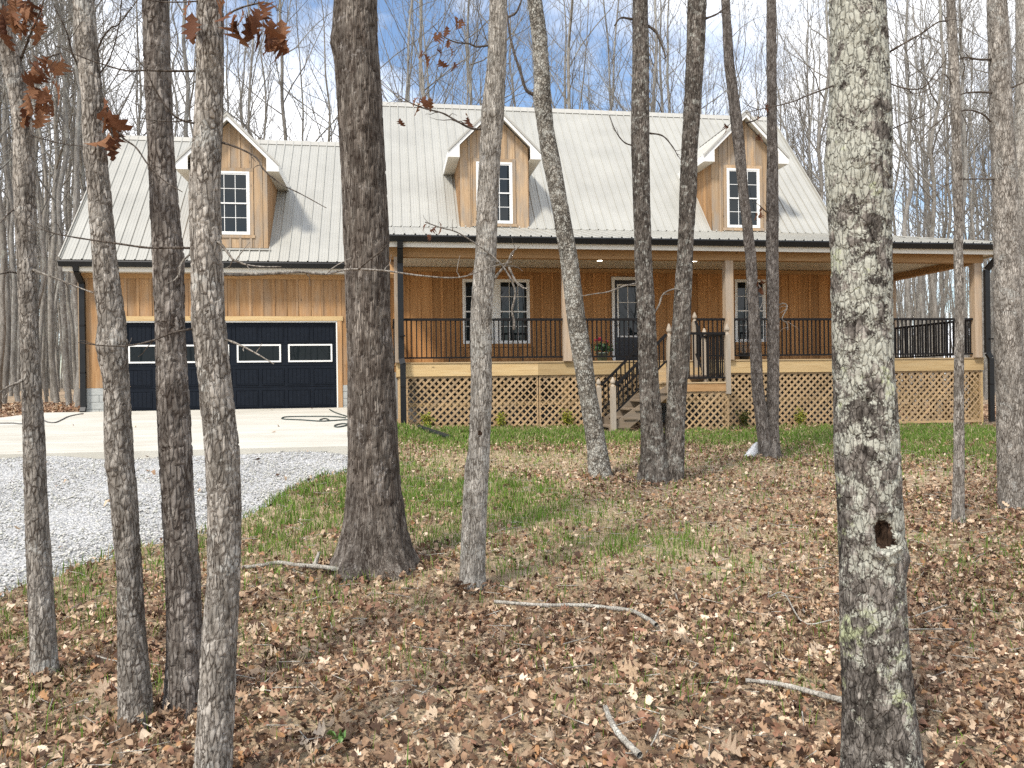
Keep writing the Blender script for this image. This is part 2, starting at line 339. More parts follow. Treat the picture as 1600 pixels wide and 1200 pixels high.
def gravel_mat():
    m, n, l, b = new_mat('gravel_bed')
    tc = n.new('ShaderNodeTexCoord')
    v = n.new('ShaderNodeTexVoronoi'); v.inputs['Scale'].default_value = 48; l.new(tc.outputs['Object'], v.inputs['Vector'])
    r = ramp(n, [(0.0, (0.26, 0.262, 0.26)), (0.5, (0.42, 0.42, 0.41)), (1.0, (0.56, 0.555, 0.54))])
    sp = n.new('ShaderNodeSeparateColor'); l.new(v.outputs['Color'], sp.inputs[0]); l.new(sp.outputs[0], r.inputs[0])
    l.new(r.outputs[0], b.inputs['Base Color']); b.inputs['Roughness'].default_value = 0.95
    iv = n.new('ShaderNodeMath'); iv.operation = 'SUBTRACT'; iv.inputs[0].default_value = 1; l.new(v.outputs['Distance'], iv.inputs[1])
    bump(n, l, iv.outputs[0], b, 0.9, 0.02)
    return m
M['gravel'] = gravel_mat()
def ground_mat():
    m, n, l, b = new_mat('forest_floor')
    tc = n.new('ShaderNodeTexCoord')
    a = noise(n, l, tc.outputs['Object'], 0.55, 5, 0.6, 0.3)
    r = ramp(n, [(0.32, (0.22, 0.165, 0.11)), (0.48, (0.35, 0.275, 0.18)), (0.62, (0.45, 0.37, 0.24)), (0.75, (0.28, 0.26, 0.14))])
    l.new(a.outputs['Fac'], r.inputs[0])
    v = n.new('ShaderNodeTexVoronoi'); v.inputs['Scale'].default_value = 17; l.new(tc.outputs['Object'], v.inputs['Vector'])
    rv = ramp(n, [(0.0, (0.16, 0.10, 0.07)), (0.4, (0.34, 0.23, 0.15)), (0.8, (0.46, 0.34, 0.23)), (1.0, (0.55, 0.43, 0.31))])
    sp = n.new('ShaderNodeSeparateColor'); l.new(v.outputs['Color'], sp.inputs[0]); l.new(sp.outputs[0], rv.inputs[0])
    f = noise(n, l, tc.outputs['Object'], 2.6, 4)
    fr = ramp(n, [(0.38, (0.2, 0.2, 0.2)), (0.6, (0.9, 0.9, 0.9))]); l.new(f.outputs['Fac'], fr.inputs[0])
    fine = noise(n, l, tc.outputs['Object'], 60, 6, 0.7)
    fm = n.new('ShaderNodeMapRange'); fm.inputs['From Min'].default_value = 0.3; fm.inputs['From Max'].default_value = 0.7
    fm.inputs['To Min'].default_value = 0.6; fm.inputs['To Max'].default_value = 1.3; l.new(fine.outputs['Fac'], fm.inputs['Value'])
    h = n.new('ShaderNodeHueSaturation'); l.new(mixc(n, l, fr.outputs[0], r.outputs[0], rv.outputs[0]), h.inputs['Color']); l.new(fm.outputs[0], h.inputs['Value'])
    l.new(h.outputs[0], b.inputs['Base Color']); b.inputs['Roughness'].default_value = 0.97; b.inputs['Specular IOR Level'].default_value = 0.1
    b1 = bump(n, l, v.outputs['Distance'], b, 0.7, 0.03); bump(n, l, fine.outputs['Fac'], b, 0.8, 0.02, b1)
    return m
M['ground'] = ground_mat()
M['bark_far'] = mat_bark('forest_bark', [(0.22, 0.20, 0.17), (0.36, 0.335, 0.295), (0.50, 0.47, 0.42)], 0.25, (0.36, 0.36, 0.31), 0.3, 12, 1.5)
M['bark_far_pale'] = mat_bark('pale_forest_bark', [(0.24, 0.22, 0.195), (0.37, 0.35, 0.315), (0.50, 0.48, 0.44)], 0.3, (0.45, 0.45, 0.40), 0.3, 12, 1.5)

# ------------------------------------------------------------------ mesh helpers
def tag(o, label=None, cat=None, group=None, kind=None):
    if label: o['label'] = label
    if cat: o['category'] = cat
    if group: o['group'] = group
    if kind: o['kind'] = kind
    return o
def base_loc(o):
    v = Vector((0, 0, 0))
    while o is not None: v = v + o.location; o = o.parent
    return v
def link(name, me, parent=None, world=True):
    o = bpy.data.objects.new(name, me); COL.objects.link(o)
    if parent is not None:
        o.parent = parent
        if world: o.location = -base_loc(parent)
    return o
def empty(name, loc=(0, 0, 0)):
    o = bpy.data.objects.new(name, None); COL.objects.link(o); o.location = loc; o.empty_display_size = 0.2
    return o
class MB:
    def __init__(s): s.v = []; s.f = []
    def add(s, vs, fs):
        k = len(s.v); s.v += [tuple(map(float, p)) for p in vs]; s.f += [tuple(i + k for i in q) for q in fs]; return s
    def box(s, x0, x1, y0, y1, z0, z1):
        return s.add([(x0, y0, z0), (x1, y0, z0), (x1, y1, z0), (x0, y1, z0), (x0, y0, z1), (x1, y0, z1), (x1, y1, z1), (x0, y1, z1)],
                     [(0, 3, 2, 1), (4, 5, 6, 7), (0, 1, 5, 4), (1, 2, 6, 5), (2, 3, 7, 6), (3, 0, 4, 7)])
    def bar(s, a, b, w, h, up=(0, 0, 1)):
        a = np.array(a, float); b = np.array(b, float); d = b - a; d /= np.linalg.norm(d)
        sd = np.cross(d, up); sd /= np.linalg.norm(sd); u = np.cross(sd, d)
        c = [(-w / 2, -h / 2), (w / 2, -h / 2), (w / 2, h / 2), (-w / 2, h / 2)]
        return s.add([a + sd * x + u * y for x, y in c] + [b + sd * x + u * y for x, y in c],
                     [(3, 2, 1, 0), (4, 5, 6, 7), (0, 1, 5, 4), (1, 2, 6, 5), (2, 3, 7, 6), (3, 0, 4, 7)])
    def prism(s, poly, axis, a0, a1):
        """extrude a polygon along an axis; poly holds the two other coordinates in order"""
        n = len(poly)
        def p(q, a):
            return {'x': (a, q[0], q[1]), 'y': (q[0], a, q[1]), 'z': (q[0], q[1], a)}[axis]
        vs = [p(q, a0) for q in poly] + [p(q, a1) for q in poly]
        fs = [tuple(range(n)), tuple(range(2 * n - 1, n - 1, -1))] + [((i + 1) % n, i, i + n, (i + 1) % n + n) for i in range(n)]
        return s.add(vs, fs)
    def lathe(s, prof, c, n=14):
        k = len(s.v)
        for r, z in prof:
            for i in range(n):
                a = 2 * math.pi * i / n; s.v.append((c[0] + r * math.cos(a), c[1] + r * math.sin(a), c[2] + z))
        for j in range(len(prof) - 1):
            for i in range(n):
                s.f.append((k + j * n + i, k + j * n + (i + 1) % n, k + (j + 1) * n + (i + 1) % n, k + (j + 1) * n + i))
        s.f.append(tuple(k + i for i in reversed(range(n)))); s.f.append(tuple(k + (len(prof) - 1) * n + i for i in range(n)))
        return s
    def mesh(s, name, mat, smooth=False):
        me = bpy.data.meshes.new(name); me.from_pydata(s.v, [], s.f); me.materials.append(mat)
        import bmesh
        bm = bmesh.new(); bm.from_mesh(me); bmesh.ops.recalc_face_normals(bm, faces=bm.faces); bm.to_mesh(me); bm.free()
        if smooth: me.polygons.foreach_set('use_smooth', [True] * len(me.polygons))
        me.update(); return me
    def build(s, name, mat, parent=None, smooth=False): return link(name, s.mesh(name, mat, smooth), parent)
def box_part(name, mat, parent, *b): return MB().box(*b).build(name, mat, parent)

def np_mesh(name, V, Fq, mat, smooth=False, attrs=None, second=None):
    """fast mesh from arrays; Fq an (n,3) or (n,4) array"""
    me = bpy.data.meshes.new(name); k = Fq.shape[1]
    me.vertices.add(len(V)); me.vertices.foreach_set('co', np.ascontiguousarray(V, np.float32).ravel())
    me.loops.add(Fq.size); me.loops.foreach_set('vertex_index', np.ascontiguousarray(Fq, np.int32).ravel())
    me.polygons.add(len(Fq)); me.polygons.foreach_set('loop_start', np.arange(0, Fq.size, k, dtype=np.int32))
    me.polygons.foreach_set('loop_total', np.full(len(Fq), k, np.int32))
    if smooth: me.polygons.foreach_set('use_smooth', np.ones(len(Fq), bool))
    for nm, (tp, arr) in (attrs or {}).items():
        a = me.attributes.new(nm, tp, 'POINT')
        a.data.foreach_set('color' if tp == 'FLOAT_COLOR' else 'value', np.ascontiguousarray(arr, np.float32).ravel())
    me.materials.append(mat)
    if second is not None:
        me.materials.append(second[0]); me.polygons.foreach_set('material_index', np.ascontiguousarray(second[1], np.int32))
    me.update(calc_edges=True); return me

def tube_arrays(P, Rr, n=6, close=True):
    P = np.asarray(P, float); Rr = np.asarray(Rr, float); m = len(P)
    T = np.gradient(P, axis=0); T /= np.linalg.norm(T, axis=1)[:, None] + 1e-9
    ref = np.array([0, 0, 1.0]) if abs(T[:, 2]).mean() < 0.8 else np.array([1.0, 0, 0])
    A = np.cross(T, ref); A /= np.linalg.norm(A, axis=1)[:, None] + 1e-9; B = np.cross(T, A)
    th = np.linspace(0, 2 * np.pi, n, endpoint=False)
    V = P[:, None, :] + Rr[:, None, None] * (np.cos(th)[None, :, None] * A[:, None, :] + np.sin(th)[None, :, None] * B[:, None, :])
    i = np.arange(m - 1)[:, None] * n; j = np.arange(n)[None, :]; j2 = (j + 1) % n
    Fq = np.stack([i + j, i + j2, i + n + j2, i + n + j], -1).reshape(-1, 4)
    return V.reshape(-1, 3), Fq
def smooth_path(pts, sub=5):
    P = np.asarray(pts, float)
    if len(P) < 3: return np.array([P[0] + (P[-1] - P[0]) * t for t in np.linspace(0, 1, sub + 1)])
    Q = np.vstack([2 * P[0] - P[1], P, 2 * P[-1] - P[-2]]); out = []
    for k in range(1, len(Q) - 2):
        for t in np.linspace(0, 1, sub, endpoint=False):
            a, b, c, d = Q[k - 1], Q[k], Q[k + 1], Q[k + 2]
            out.append(0.5 * (2 * b + (c - a) * t + (2 * a - 5 * b + 4 * c - d) * t * t + (3 * b - a - 3 * c + d) * t ** 3))
    out.append(P[-1]); return np.array(out)
def tube_mesh(name, paths, mat, n=6):
    Vs, Fs, k = [], [], 0
    for P, Rr in paths:
        V, Fq = tube_arrays(P, Rr, n); Vs.append(V); Fs.append(Fq + k); k += len(V)
    return np_mesh(name, np.vstack(Vs), np.vstack(Fs), mat, True)
def seg_mesh(name, S, mat, n=3):
    """many loose tapered twig segments: rows p0(3) p1(3) r0 r1"""
    S = np.asarray(S, float); P0, P1, r0, r1 = S[:, :3], S[:, 3:6], S[:, 6], S[:, 7]
    D = P1 - P0; D /= np.linalg.norm(D, axis=1)[:, None] + 1e-9
    ref = np.where(np.abs(D[:, 2:3]) > 0.8, np.array([[1.0, 0, 0]]), np.array([[0, 0, 1.0]]))
    A = np.cross(D, ref); A /= np.linalg.norm(A, axis=1)[:, None] + 1e-9; B = np.cross(D, A)
    th = np.linspace(0, 2 * np.pi, n, endpoint=False)
    ring = np.cos(th)[None, :, None] * A[:, None, :] + np.sin(th)[None, :, None] * B[:, None, :]
    V = np.concatenate([P0[:, None] + ring * r0[:, None, None], P1[:, None] + ring * r1[:, None, None]], 1).reshape(-1, 3)
    i = np.arange(len(S))[:, None] * 2 * n; j = np.arange(n)[None]; j2 = (j + 1) % n
    Fq = np.stack([i + j, i + j2, i + n + j2, i + n + j], -1).reshape(-1, 4)
    return np_mesh(name, V, Fq, mat, True)

# ------------------------------------------------------------------ ground, drive, slab
GR_EDGE_PX = [(-260, 1010), (-120, 975), (0, 932), (60, 907), (120, 888), (180, 868), (250, 850), (330, 828), (400, 800), (440, 774), (480, 752), (520, 740), (560, 734), (600, 728), (632, 718)]
GR_EDGE = np.array([at_ground(*p)[:2] for p in GR_EDGE_PX])
GR_EDGE = np.vstack([[-14.0, GR_EDGE[0, 1] - 0.5], GR_EDGE])
GR_X1 = GR_EDGE[-1, 0]
def gravel_front(X): return np.interp(X, GR_EDGE[:, 0], GR_EDGE[:, 1])
def in_gravel(X, Y, m=0.0): return (X < GR_X1 - m) & (Y > gravel_front(X) + m) & (Y < SLAB_Y0 + 0.05)
def in_slab(X, Y, m=0.0): return (X > SLAB_X0 - m - 3.2 * (1 - sstep(12, 19, Y))) & (X < SLAB_X1 + m) & (Y > SLAB_Y0 - m) & (Y < SLAB_Y1 + m)

def axis_samples(lo, hi, dense_lo, dense_hi, step, n_far):
    a = lo + (dense_lo - lo) * (1 - np.linspace(1, 0, n_far) ** 2.4)
    c = dense_hi + (hi - dense_hi) * np.linspace(0, 1, n_far) ** 2.4
    return np.concatenate([a[:-1], np.arange(dense_lo, dense_hi, step), c])
gx = axis_samples(-300, 300, -16, 24, 0.2, 30); gy = axis_samples(-120, 420, 0, 28, 0.2, 34)
GX, GY = np.meshgrid(gx, gy)
GZ = ground_z(GX, GY)
GZ = np.where(in_slab(GX, GY, 0.0), np.minimum(GZ, slab_z(GY) - 0.06), GZ)
GZ = np.where(in_gravel(GX, GY, 0.1), GZ - 0.05, GZ)
nx, ny = len(gx), len(gy)
ii = (np.arange(ny - 1)[:, None] * nx + np.arange(nx - 1)[None]).ravel()
ground = link('ground', np_mesh('ground', np.stack([GX, GY, GZ], -1).reshape(-1, 3), np.stack([ii, ii + 1, ii + nx + 1, ii + nx], -1), M['ground'], True))
tag(ground, 'leaf strewn forest floor sloping up to the house', 'ground', kind='structure')

# concrete apron in front of the garage: splays out on the far side
def slab_left(Y): return SLAB_X0 - 3.2 * (1 - sstep(12, 19, Y))
ys = np.linspace(SLAB_Y0, SLAB_Y1, 30); sv, sf = [], []
for y in ys:
    z = slab_z(y)
    sv += [(slab_left(y), y, z - 0.12), (slab_left(y), y, z), (SLAB_X1, y, z), (SLAB_X1, y, z - 0.12)]
for i in range(len(ys) - 1):
    k = i * 4
    for a in range(3): sf.append((k + a, k + a + 1, k + a + 5, k + a + 4))
sf += [(3, 2, 1, 0)]
slab = MB().add(sv, sf).build('concrete_apron', M['concrete'])
tag(slab, 'pale concrete apron in front of the garage door', 'driveway', kind='structure')

xs = np.linspace(-14, GR_X1, 120); rows = 60
gv = []
for j in range(rows):
    t = j / (rows - 1); yf = gravel_front(xs); y = yf + (SLAB_Y0 - 0.005 - yf) * t
    z = ground_z(xs, y) + 0.012 + 0.012 * np.sin(xs * 3.1 + y * 2.2) * np.sin(y * 2.7)
    edge = np.minimum(sstep(0, 0.12, t), sstep(0, 0.3, GR_X1 - xs)); z = z - 0.03 * (1 - edge)
    z = np.where(y > SLAB_Y0 - 1.0, np.minimum(z, slab_z(SLAB_Y0) - 0.02), z)
    gv.append(np.stack([xs, y, z], -1))
gv = np.array(gv); ii = (np.arange(rows - 1)[:, None] * 120 + np.arange(119)[None]).ravel()
GRAVEL_V = gv
gravel = link('gravel_drive', np_mesh('gravel_drive', gv.reshape(-1, 3), np.stack([ii, ii + 1, ii + 121, ii + 120], -1), M['gravel'], True))
tag(gravel, 'pale grey gravel driveway leading to the concrete apron', 'driveway', kind='structure')
# loose stones on the drive
N = 30000
SX = RNG.uniform(-9.0, GR_X1, N * 2); yf = gravel_front(SX); SY = yf + (SLAB_Y0 - yf) * RNG.random(N * 2) ** 1.25
keep = RNG.random(N * 2) < np.clip((SLAB_Y0 - yf) / 6.0, 0, 1); SX, SY = SX[keep][:N], SY[keep][:N]; N = len(SX)
SZ = np.minimum(ground_z(SX, SY) + 0.02, np.where(SY > SLAB_Y0 - 1.0, slab_z(SLAB_Y0) - 0.015, 9))
octv = np.array([(1, 0, 0), (0, 1, 0), (-1, 0, 0), (0, -1, 0), (0, 0, 1), (0, 0, -1)], float)
octf = np.array([(0, 1, 4), (1, 2, 4), (2, 3, 4), (3, 0, 4), (1, 0, 5), (2, 1, 5), (3, 2, 5), (0, 3, 5)])
sz = RNG.uniform(0.007, 0.018, (N, 1, 1)) * RNG.uniform(0.6, 1.3, (N, 6, 1))
an = RNG.uniform(0, 6.28, N); ca, sa = np.cos(an), np.sin(an)
ov = octv[None] * sz * np.array([1, 0.8, 0.65]); ov = ov + RNG.normal(0, 0.003, ov.shape)
rx = ov[..., 0] * ca[:, None] - ov[..., 1] * sa[:, None]; ry = ov[..., 0] * sa[:, None] + ov[..., 1] * ca[:, None]
ov = np.stack([rx + SX[:, None], ry + SY[:, None], ov[..., 2] + SZ[:, None]], -1)
g = RNG.uniform(0.34, 0.60, N); tint = np.stack([g, g * RNG.uniform(0.96, 1.0, N), g * RNG.uniform(0.86, 0.96, N), np.ones(N)], -1)
stones = link('gravel_stones', np_mesh('gravel_stones', ov.reshape(-1, 3), (octf[None] + (np.arange(N) * 6)[:, None, None]).reshape(-1, 3), M['stone'], False, {'tint': ('FLOAT_COLOR', np.repeat(tint, 6, 0))}))
tag(stones, 'loose pale grey stones covering the driveway', 'gravel', kind='stuff')

# ------------------------------------------------------------------ the house
YG, YW, YP, DECK = 20.05, 20.2, 17.65, 1.02
house = empty('house', (2.3, 20.0, 0))
tag(house, 'wooden house with pale metal roof, three dormers, garage and wraparound porch', 'house')

def siding(wall, x0, x1, z0, z1, y, openings=(), pitch=0.285, mat=None, top=None, brk=(), batten=0.06, seed=1, thick=0.022):
    """upright boards with battens over the joints; each a piece of its own, cut round the openings"""
    mat = mat or M['siding']; r = random.Random(seed)
    edges = [x0]; x = x0 + pitch * r.uniform(0.5, 1.0)
    joints = []
    while x < x1 - 0.1:
        edges.append(x); joints.append(x); x += pitch * r.uniform(0.94, 1.06)
    edges.append(x1)
    cuts = sorted(set(edges + [c for o in openings for c in o[:2] if x0 < c < x1] + [b for b in brk if x0 < b < x1]))
    tz = top or (lambda x: z1)
    def put(name, a, b, yf, yb):
        m = 0.5 * (a + b); spans = [(z0, None)]
        for (ox0, ox1, oz0, oz1) in openings:
            if ox0 - 1e-6 < m < ox1 + 1e-6:
                new = []
                for lo, hi in spans:
                    h = hi if hi is not None else 99
                    if oz1 <= lo or oz0 >= h: new.append((lo, hi)); continue
                    if oz0 > lo + 0.02: new.append((lo, oz0))
                    if oz1 < h - 0.02: new.append((oz1, hi))
                spans = new
        for lo, hi in spans:
            ta, tb = (tz(a), tz(b)) if hi is None else (hi, hi)
            if max(ta, tb) - lo < 0.05: continue
            ta, tb = max(ta, lo + 0.01), max(tb, lo + 0.01)
            MB().prism([(a, lo), (b, lo), (b, tb), (a, ta)], 'y', yf, yb).build(name, mat, wall)
    for a, b in zip(cuts[:-1], cuts[1:]):
        if b - a > 0.015: put('board', a + 0.003, b - 0.003, y - thick + r.uniform(-0.003, 0.003), y)
    for j in joints:
        if any(o[0] - batten / 2 < j < o[1] + batten / 2 for o in openings):
            # batten only above or below
            put('batten', j - batten / 2, j + batten / 2, y - thick - 0.018, y - thick - 0.002) if all(o[0] < j - batten / 2 and j + batten / 2 < o[1] for o in openings if o[0] - batten / 2 < j < o[1] + batten / 2) else None
        elif all(abs(j - b) > batten for b in brk): put('batten', j - batten / 2, j + batten / 2, y - thick - 0.018, y - thick - 0.002)

# --- garage
GX0, GX1 = -7.15, -0.02
gd = (-6.16, -1.28, 0.0, 2.11)
gwall = MB().box(GX0, gd[0] - 0.02, YG, YG + 0.2, -0.1, 3.25).box(gd[1] + 0.02, GX1, YG, YG + 0.2, -0.1, 3.25).box(gd[0] - 0.02, gd[1] + 0.02, YG, YG + 0.2, gd[3] + 0.02, 3.25)
gwall.box(GX0, GX0 + 0.2, YG + 0.2, 26.6, -0.2, 3.25).box(GX0 + 0.2, GX1, 26.4, 26.6, -0.2, 3.25)
gwall.prism([(YG + 0.2, 3.25), (26.6, 3.25), (23.18, 7.0)], 'x', GX0, GX0 + 0.2)
gwall = gwall.build('garage_wall', M['siding'], house)
siding(gwall, GX0, gd[0] - 0.14, 0.55, 3.25, YG, seed=3)
siding(gwall, gd[0] - 0.14, gd[1] + 0.14, 2.235, 3.25, YG, seed=4)
siding(gwall, gd[1] + 0.14, GX1, 0.55, 3.25, YG, seed=5)
box_part('corner_board', M['siding_grey'], gwall, GX0 - 0.025, GX0 + 0.09, YG - 0.045, YG - 0.023, 0.55, 3.24)
for a in ((gd[0] - 0.14, gd[0] - 0.035, 0.55, 2.12), (gd[1] + 0.035, gd[1] + 0.14, 0.0, 2.12)):
    box_part('door_casing', M['siding'], gwall, a[0], a[1], YG - 0.05, YG - 0.001, a[2], a[3])
box_part('door_casing', M['rim'], gwall, gd[0] - 0.17, gd[1] + 0.17, YG - 0.055, YG - 0.001, 2.125, 2.235)
box_part('frieze_board', M['beam'], gwall, GX0, GX1, YG - 0.05, YG - 0.041, 3.13, 3.25)
# block foundation either side of the door, every block on its own
fnd = MB().box(GX0 + 0.02, gd[0] - 0.16, YG - 0.02, YG - 0.002, -0.12, 0.55).box(gd[1] + 0.145, GX1, YG - 0.02, YG - 0.002, -0.12, 0.55).build('foundation', M['mortar'], house)
for xa, xb in ((GX0 + 0.01, gd[0] - 0.15), (gd[1] + 0.15, GX1)):
    for c in range(4):
        z = -0.11 + c * 0.166; x = xa - (0.2 if c % 2 else 0.0)
        while x < xb:
            a, b = max(x, xa), min(x + 0.4, xb)
            if b - a > 0.04: box_part('block', M['block'], fnd, a + 0.005, b - 0.005, YG - 0.034, YG - 0.021, z + 0.004, z + 0.158)
            x += 0.405
# sectional door: four sections of eight stamped panels, the third one glazed
door = MB().box(gd[0] - 0.03, gd[0], YG - 0.03, YG + 0.1, 0, 2.12).box(gd[1], gd[1] + 0.03, YG - 0.03, YG + 0.1, 0, 2.12).box(gd[0], gd[1], YG - 0.03, YG + 0.1, 2.09, 2.12).build('garage_door', M['white'], house)
sh = 2.085 / 4
for s in range(4):
    z0 = s * sh + 0.004; z1 = (s + 1) * sh - 0.004
    sec = MB().box(gd[0] + 0.006, gd[1] - 0.006, YG + 0.045, YG + 0.09, z0, z1)
    sec.build('door_section', M['garage_door'], door)
    if s == 2:
        continue
    for k in range(8):
        w = (gd[1] - gd[0]) / 8; xa = gd[0] + k * w + 0.035; xb = gd[0] + (k + 1) * w - 0.035
        za, zb = z0 + 0.05, z1 - 0.05
        p = MB().box(xa, xb, YG + 0.030, YG + 0.0445, za, za + 0.022).box(xa, xb, YG + 0.030, YG + 0.0445, zb - 0.022, zb)
        p.box(xa, xa + 0.022, YG + 0.030, YG + 0.0445, za + 0.022, zb - 0.022).box(xb - 0.022, xb, YG + 0.030, YG + 0.0445, za + 0.022, zb - 0.022)
        for q in range(5):
            gxx = xa + 0.03 + (xb - xa - 0.06) * q / 5; p.box(gxx + 0.008, gxx + (xb - xa - 0.06) / 5, YG + 0.037, YG + 0.0445, za + 0.03, zb - 0.03)
        p.build('panel', M['garage_door'], door)
for xa, xb in ((-6.10, -5.07), (-4.84, -3.81), (-3.63, -2.60), (-2.43, -1.38)):
    f = MB()
    f.box(xa, xb, YG + 0.018, YG + 0.0445, 1.522, 1.56).box(xa, xb, YG + 0.018, YG + 0.0445, 1.125, 1.163).box(xa, xa + 0.038, YG + 0.018, YG + 0.0445, 1.163, 1.522).box(xb - 0.038, xb, YG + 0.018, YG + 0.0445, 1.163, 1.522)
    f.build('window_frame', M['white'], door)
    box_part('pane', M['dark_glass'], door, xa + 0.038, xb - 0.038, YG + 0.033, YG + 0.044, 1.163, 1.522)

# --- roofs: ribbed metal sheets, about 0.9 m wide, each a piece of its own
def roof_panel_profile(w, rib=0.2286):
    pts = []; x = 0.0
    while x < w - 0.01:
        pts += [(x, 0.0), (x + 0.010, 0.028), (x + 0.032, 0.028), (x + 0.042, 0.0)]
        if x + rib < w + 0.01:
            pts += [(x + 0.10, 0.0), (x + 0.106, 0.004), (x + 0.116, 0.004), (x + 0.122, 0.0), (x + 0.165, 0.0), (x + 0.171, 0.004), (x + 0.181, 0.004), (x + 0.187, 0.0)]
        x += rib
    pts.append((w, 0.0)); return [p for p in pts if p[0] <= w + 1e-6]
def roof_plane(parent, x0, x1, eave, ridge, mat, clip=None, pw=0.9144):
    """eave and ridge are (y, z); sheets run up the slope.  clip(x) -> ridge fraction where a sheet ends"""
    d = np.array([ridge[0] - eave[0], ridge[1] - eave[1]]); L = np.linalg.norm(d); d = d / L; nrm = np.array([-d[1], d[0]])
    if nrm[1] < 0: nrm = -nrm
    x = x0
    while x < x1 - 0.02:
        w = min(pw, x1 - x); prof = roof_panel_profile(w); vs, fs = [], []
        for end in (0, 1):
            for px, h in prof:
                fr = 0.0 if end == 0 else (1.0 if clip is None else max(0.0, min(1.0, clip(x + px))))
                y = eave[0] + d[0] * L * fr + nrm[0] * h; z = eave[1] + d[1] * L * fr + nrm[1] * h
                vs.append((x + px, y, z))
        n = len(prof)
        for i in range(n - 1): fs.append((i, i + 1, n + i + 1, n + i))
        k = len(vs)
        vs2 = [(a, b - nrm[0] * 0.012 - (0 if True else 0), c - nrm[1] * 0.05) for a, b, c in vs]
        MB().add(vs, fs).build('roof_panel', mat, parent); x += w
# garage roof
ge, gr_, gb = (19.58, 3.50), (23.18, 7.42), (26.9, 3.42)
groof = MB().prism([(ge[0] + 0.06, ge[1] - 0.05), (gr_[0], gr_[1] - 0.04), (gb[0], gb[1] - 0.04), (gb[0], gb[1] - 0.16), (gr_[0], gr_[1] - 0.17), (ge[0] + 0.06, ge[1] - 0.17)], 'x', -7.36, GX1 + 0.15).build('garage_roof', M['cream'], house)
roof_plane(groof, -7.40, 0.1, ge, gr_, M['roof'])
roof_plane(groof, -7.40, 0.1, gb, gr_, M['roof'])
MB().prism([(gr_[0] - 0.14, gr_[1] - 0.125), (gr_[0], gr_[1] + 0.032), (gr_[0] + 0.14, gr_[1] - 0.125), (gr_[0], gr_[1] + 0.022)], 'x', -7.41, 0.1).build('ridge_cap', M['roof_trim'], groof)
MB().bar((-7.405, ge[0], ge[1] + 0.02), (-7.405, gr_[0], gr_[1] + 0.02), 0.02, 0.11).build('rake_trim', M['roof_trim'], groof)
box_part('fascia', M['cream'], groof, -7.36, GX1, 19.63, 19.655, 3.235, 3.40)
box_part('soffit', M['soffit'], groof, -7.30, GX1, 19.656, YG - 0.055, 3.252, 3.27)
def gutter(name, x0, x1, y, zt, parent):
    m = MB().prism([(y, zt), (y - 0.11, zt), (y - 0.12, zt - 0.03), (y - 0.10, zt - 0.075), (y - 0.075, zt - 0.135), (y, zt - 0.135)], 'x', x0, x1)
    return m.build(name, M['black'], parent)
gut1 = gutter('gutter', -7.42, -0.02, 19.628, 3.475, house)
def downspout(parent, pts, w=0.10, h=0.075):
    m = MB()
    for a, b in zip(pts[:-1], pts[1:]):
        m.bar(a, b, w, h, (0, 1, 0.01) if abs(b[2] - a[2]) > abs(b[1] - a[1]) else (0, 0, 1))
    o = m.build('downspout', M['black'], parent)
    for z in (pts[-1][2] + 0.9, pts[-1][2] + 2.0):
        box_part('strap', M['rail'], o, pts[-2][0] - 0.06, pts[-2][0] + 0.06, pts[-2][1] - 0.045, pts[-2][1] + 0.05, z, z + 0.03)
    return o
downspout(house, [(-7.06, 19.57, 3.40), (-7.06, 19.62, 3.24), (-7.06, 19.95, 3.0), (-7.06, 19.95, 0.10), (-7.06, 19.88, 0.0)], 0.12)

# main walls
MX0, MX1 = 0.02, 11.95
mwin = (1.85, 3.57, 1.55, 3.19); mdoor = (5.74, 6.84, DECK, 3.27); rwin = (9.12, 9.99, 1.56, 3.23)
mwall = MB().box(MX0, MX1, YW, YW + 0.2, -0.7, 4.35).box(MX0, MX0 + 0.2, YW + 0.2, 27.3, -0.7, 4.35).box(MX1 - 0.2, MX1, YW + 0.2, 27.3, -0.7, 4.35).box(MX0 + 0.2, MX1 - 0.2, 27.1, 27.3, -0.7, 4.35)
mwall.prism([(YW + 0.2, 4.35), (27.3, 4.35), (23.85, 8.4)], 'x', MX0, MX0 + 0.2).prism([(YW + 0.2, 4.35), (27.3, 4.35), (23.85, 8.4)], 'x', MX1 - 0.2, MX1)
mwall = mwall.build('main_wall', M['siding_porch'], house)
tr = 0.10
siding(mwall, MX0, MX1, DECK, 3.47, YW, [(mwin[0] - tr, mwin[1] + tr, mwin[2] - tr, mwin[3] + tr), (mdoor[0] - 0.02, mdoor[1] + 0.02, DECK - 1, mdoor[3] + 0.02), (rwin[0] - tr, rwin[1] + tr, rwin[2] - tr, rwin[3] + tr)], mat=M['siding_porch'], seed=8)
box_part('corner_board', M['siding_porch'], mwall, MX1 - 0.1, MX1 + 0.025, YW - 0.062, YW - 0.041, DECK, 3.47)
box_part('frieze_board', M['beam'], mwall, MX0, MX1, YW - 0.065, YW - 0.043, 3.37, 3.475)
# gable and side wall boarding, seen only from the side
for k in range(40):
    yy = YW + 0.02 + k * 0.18
    if yy > 27.1: break
    zt = 4.35 + max(0, min((yy - 20.2), (27.1 - yy))) * 1.13
    box_part('board', M['siding'], mwall, MX1, MX1 + 0.02, yy, yy + 0.172, -0.3 if yy > 21 else DECK, zt)

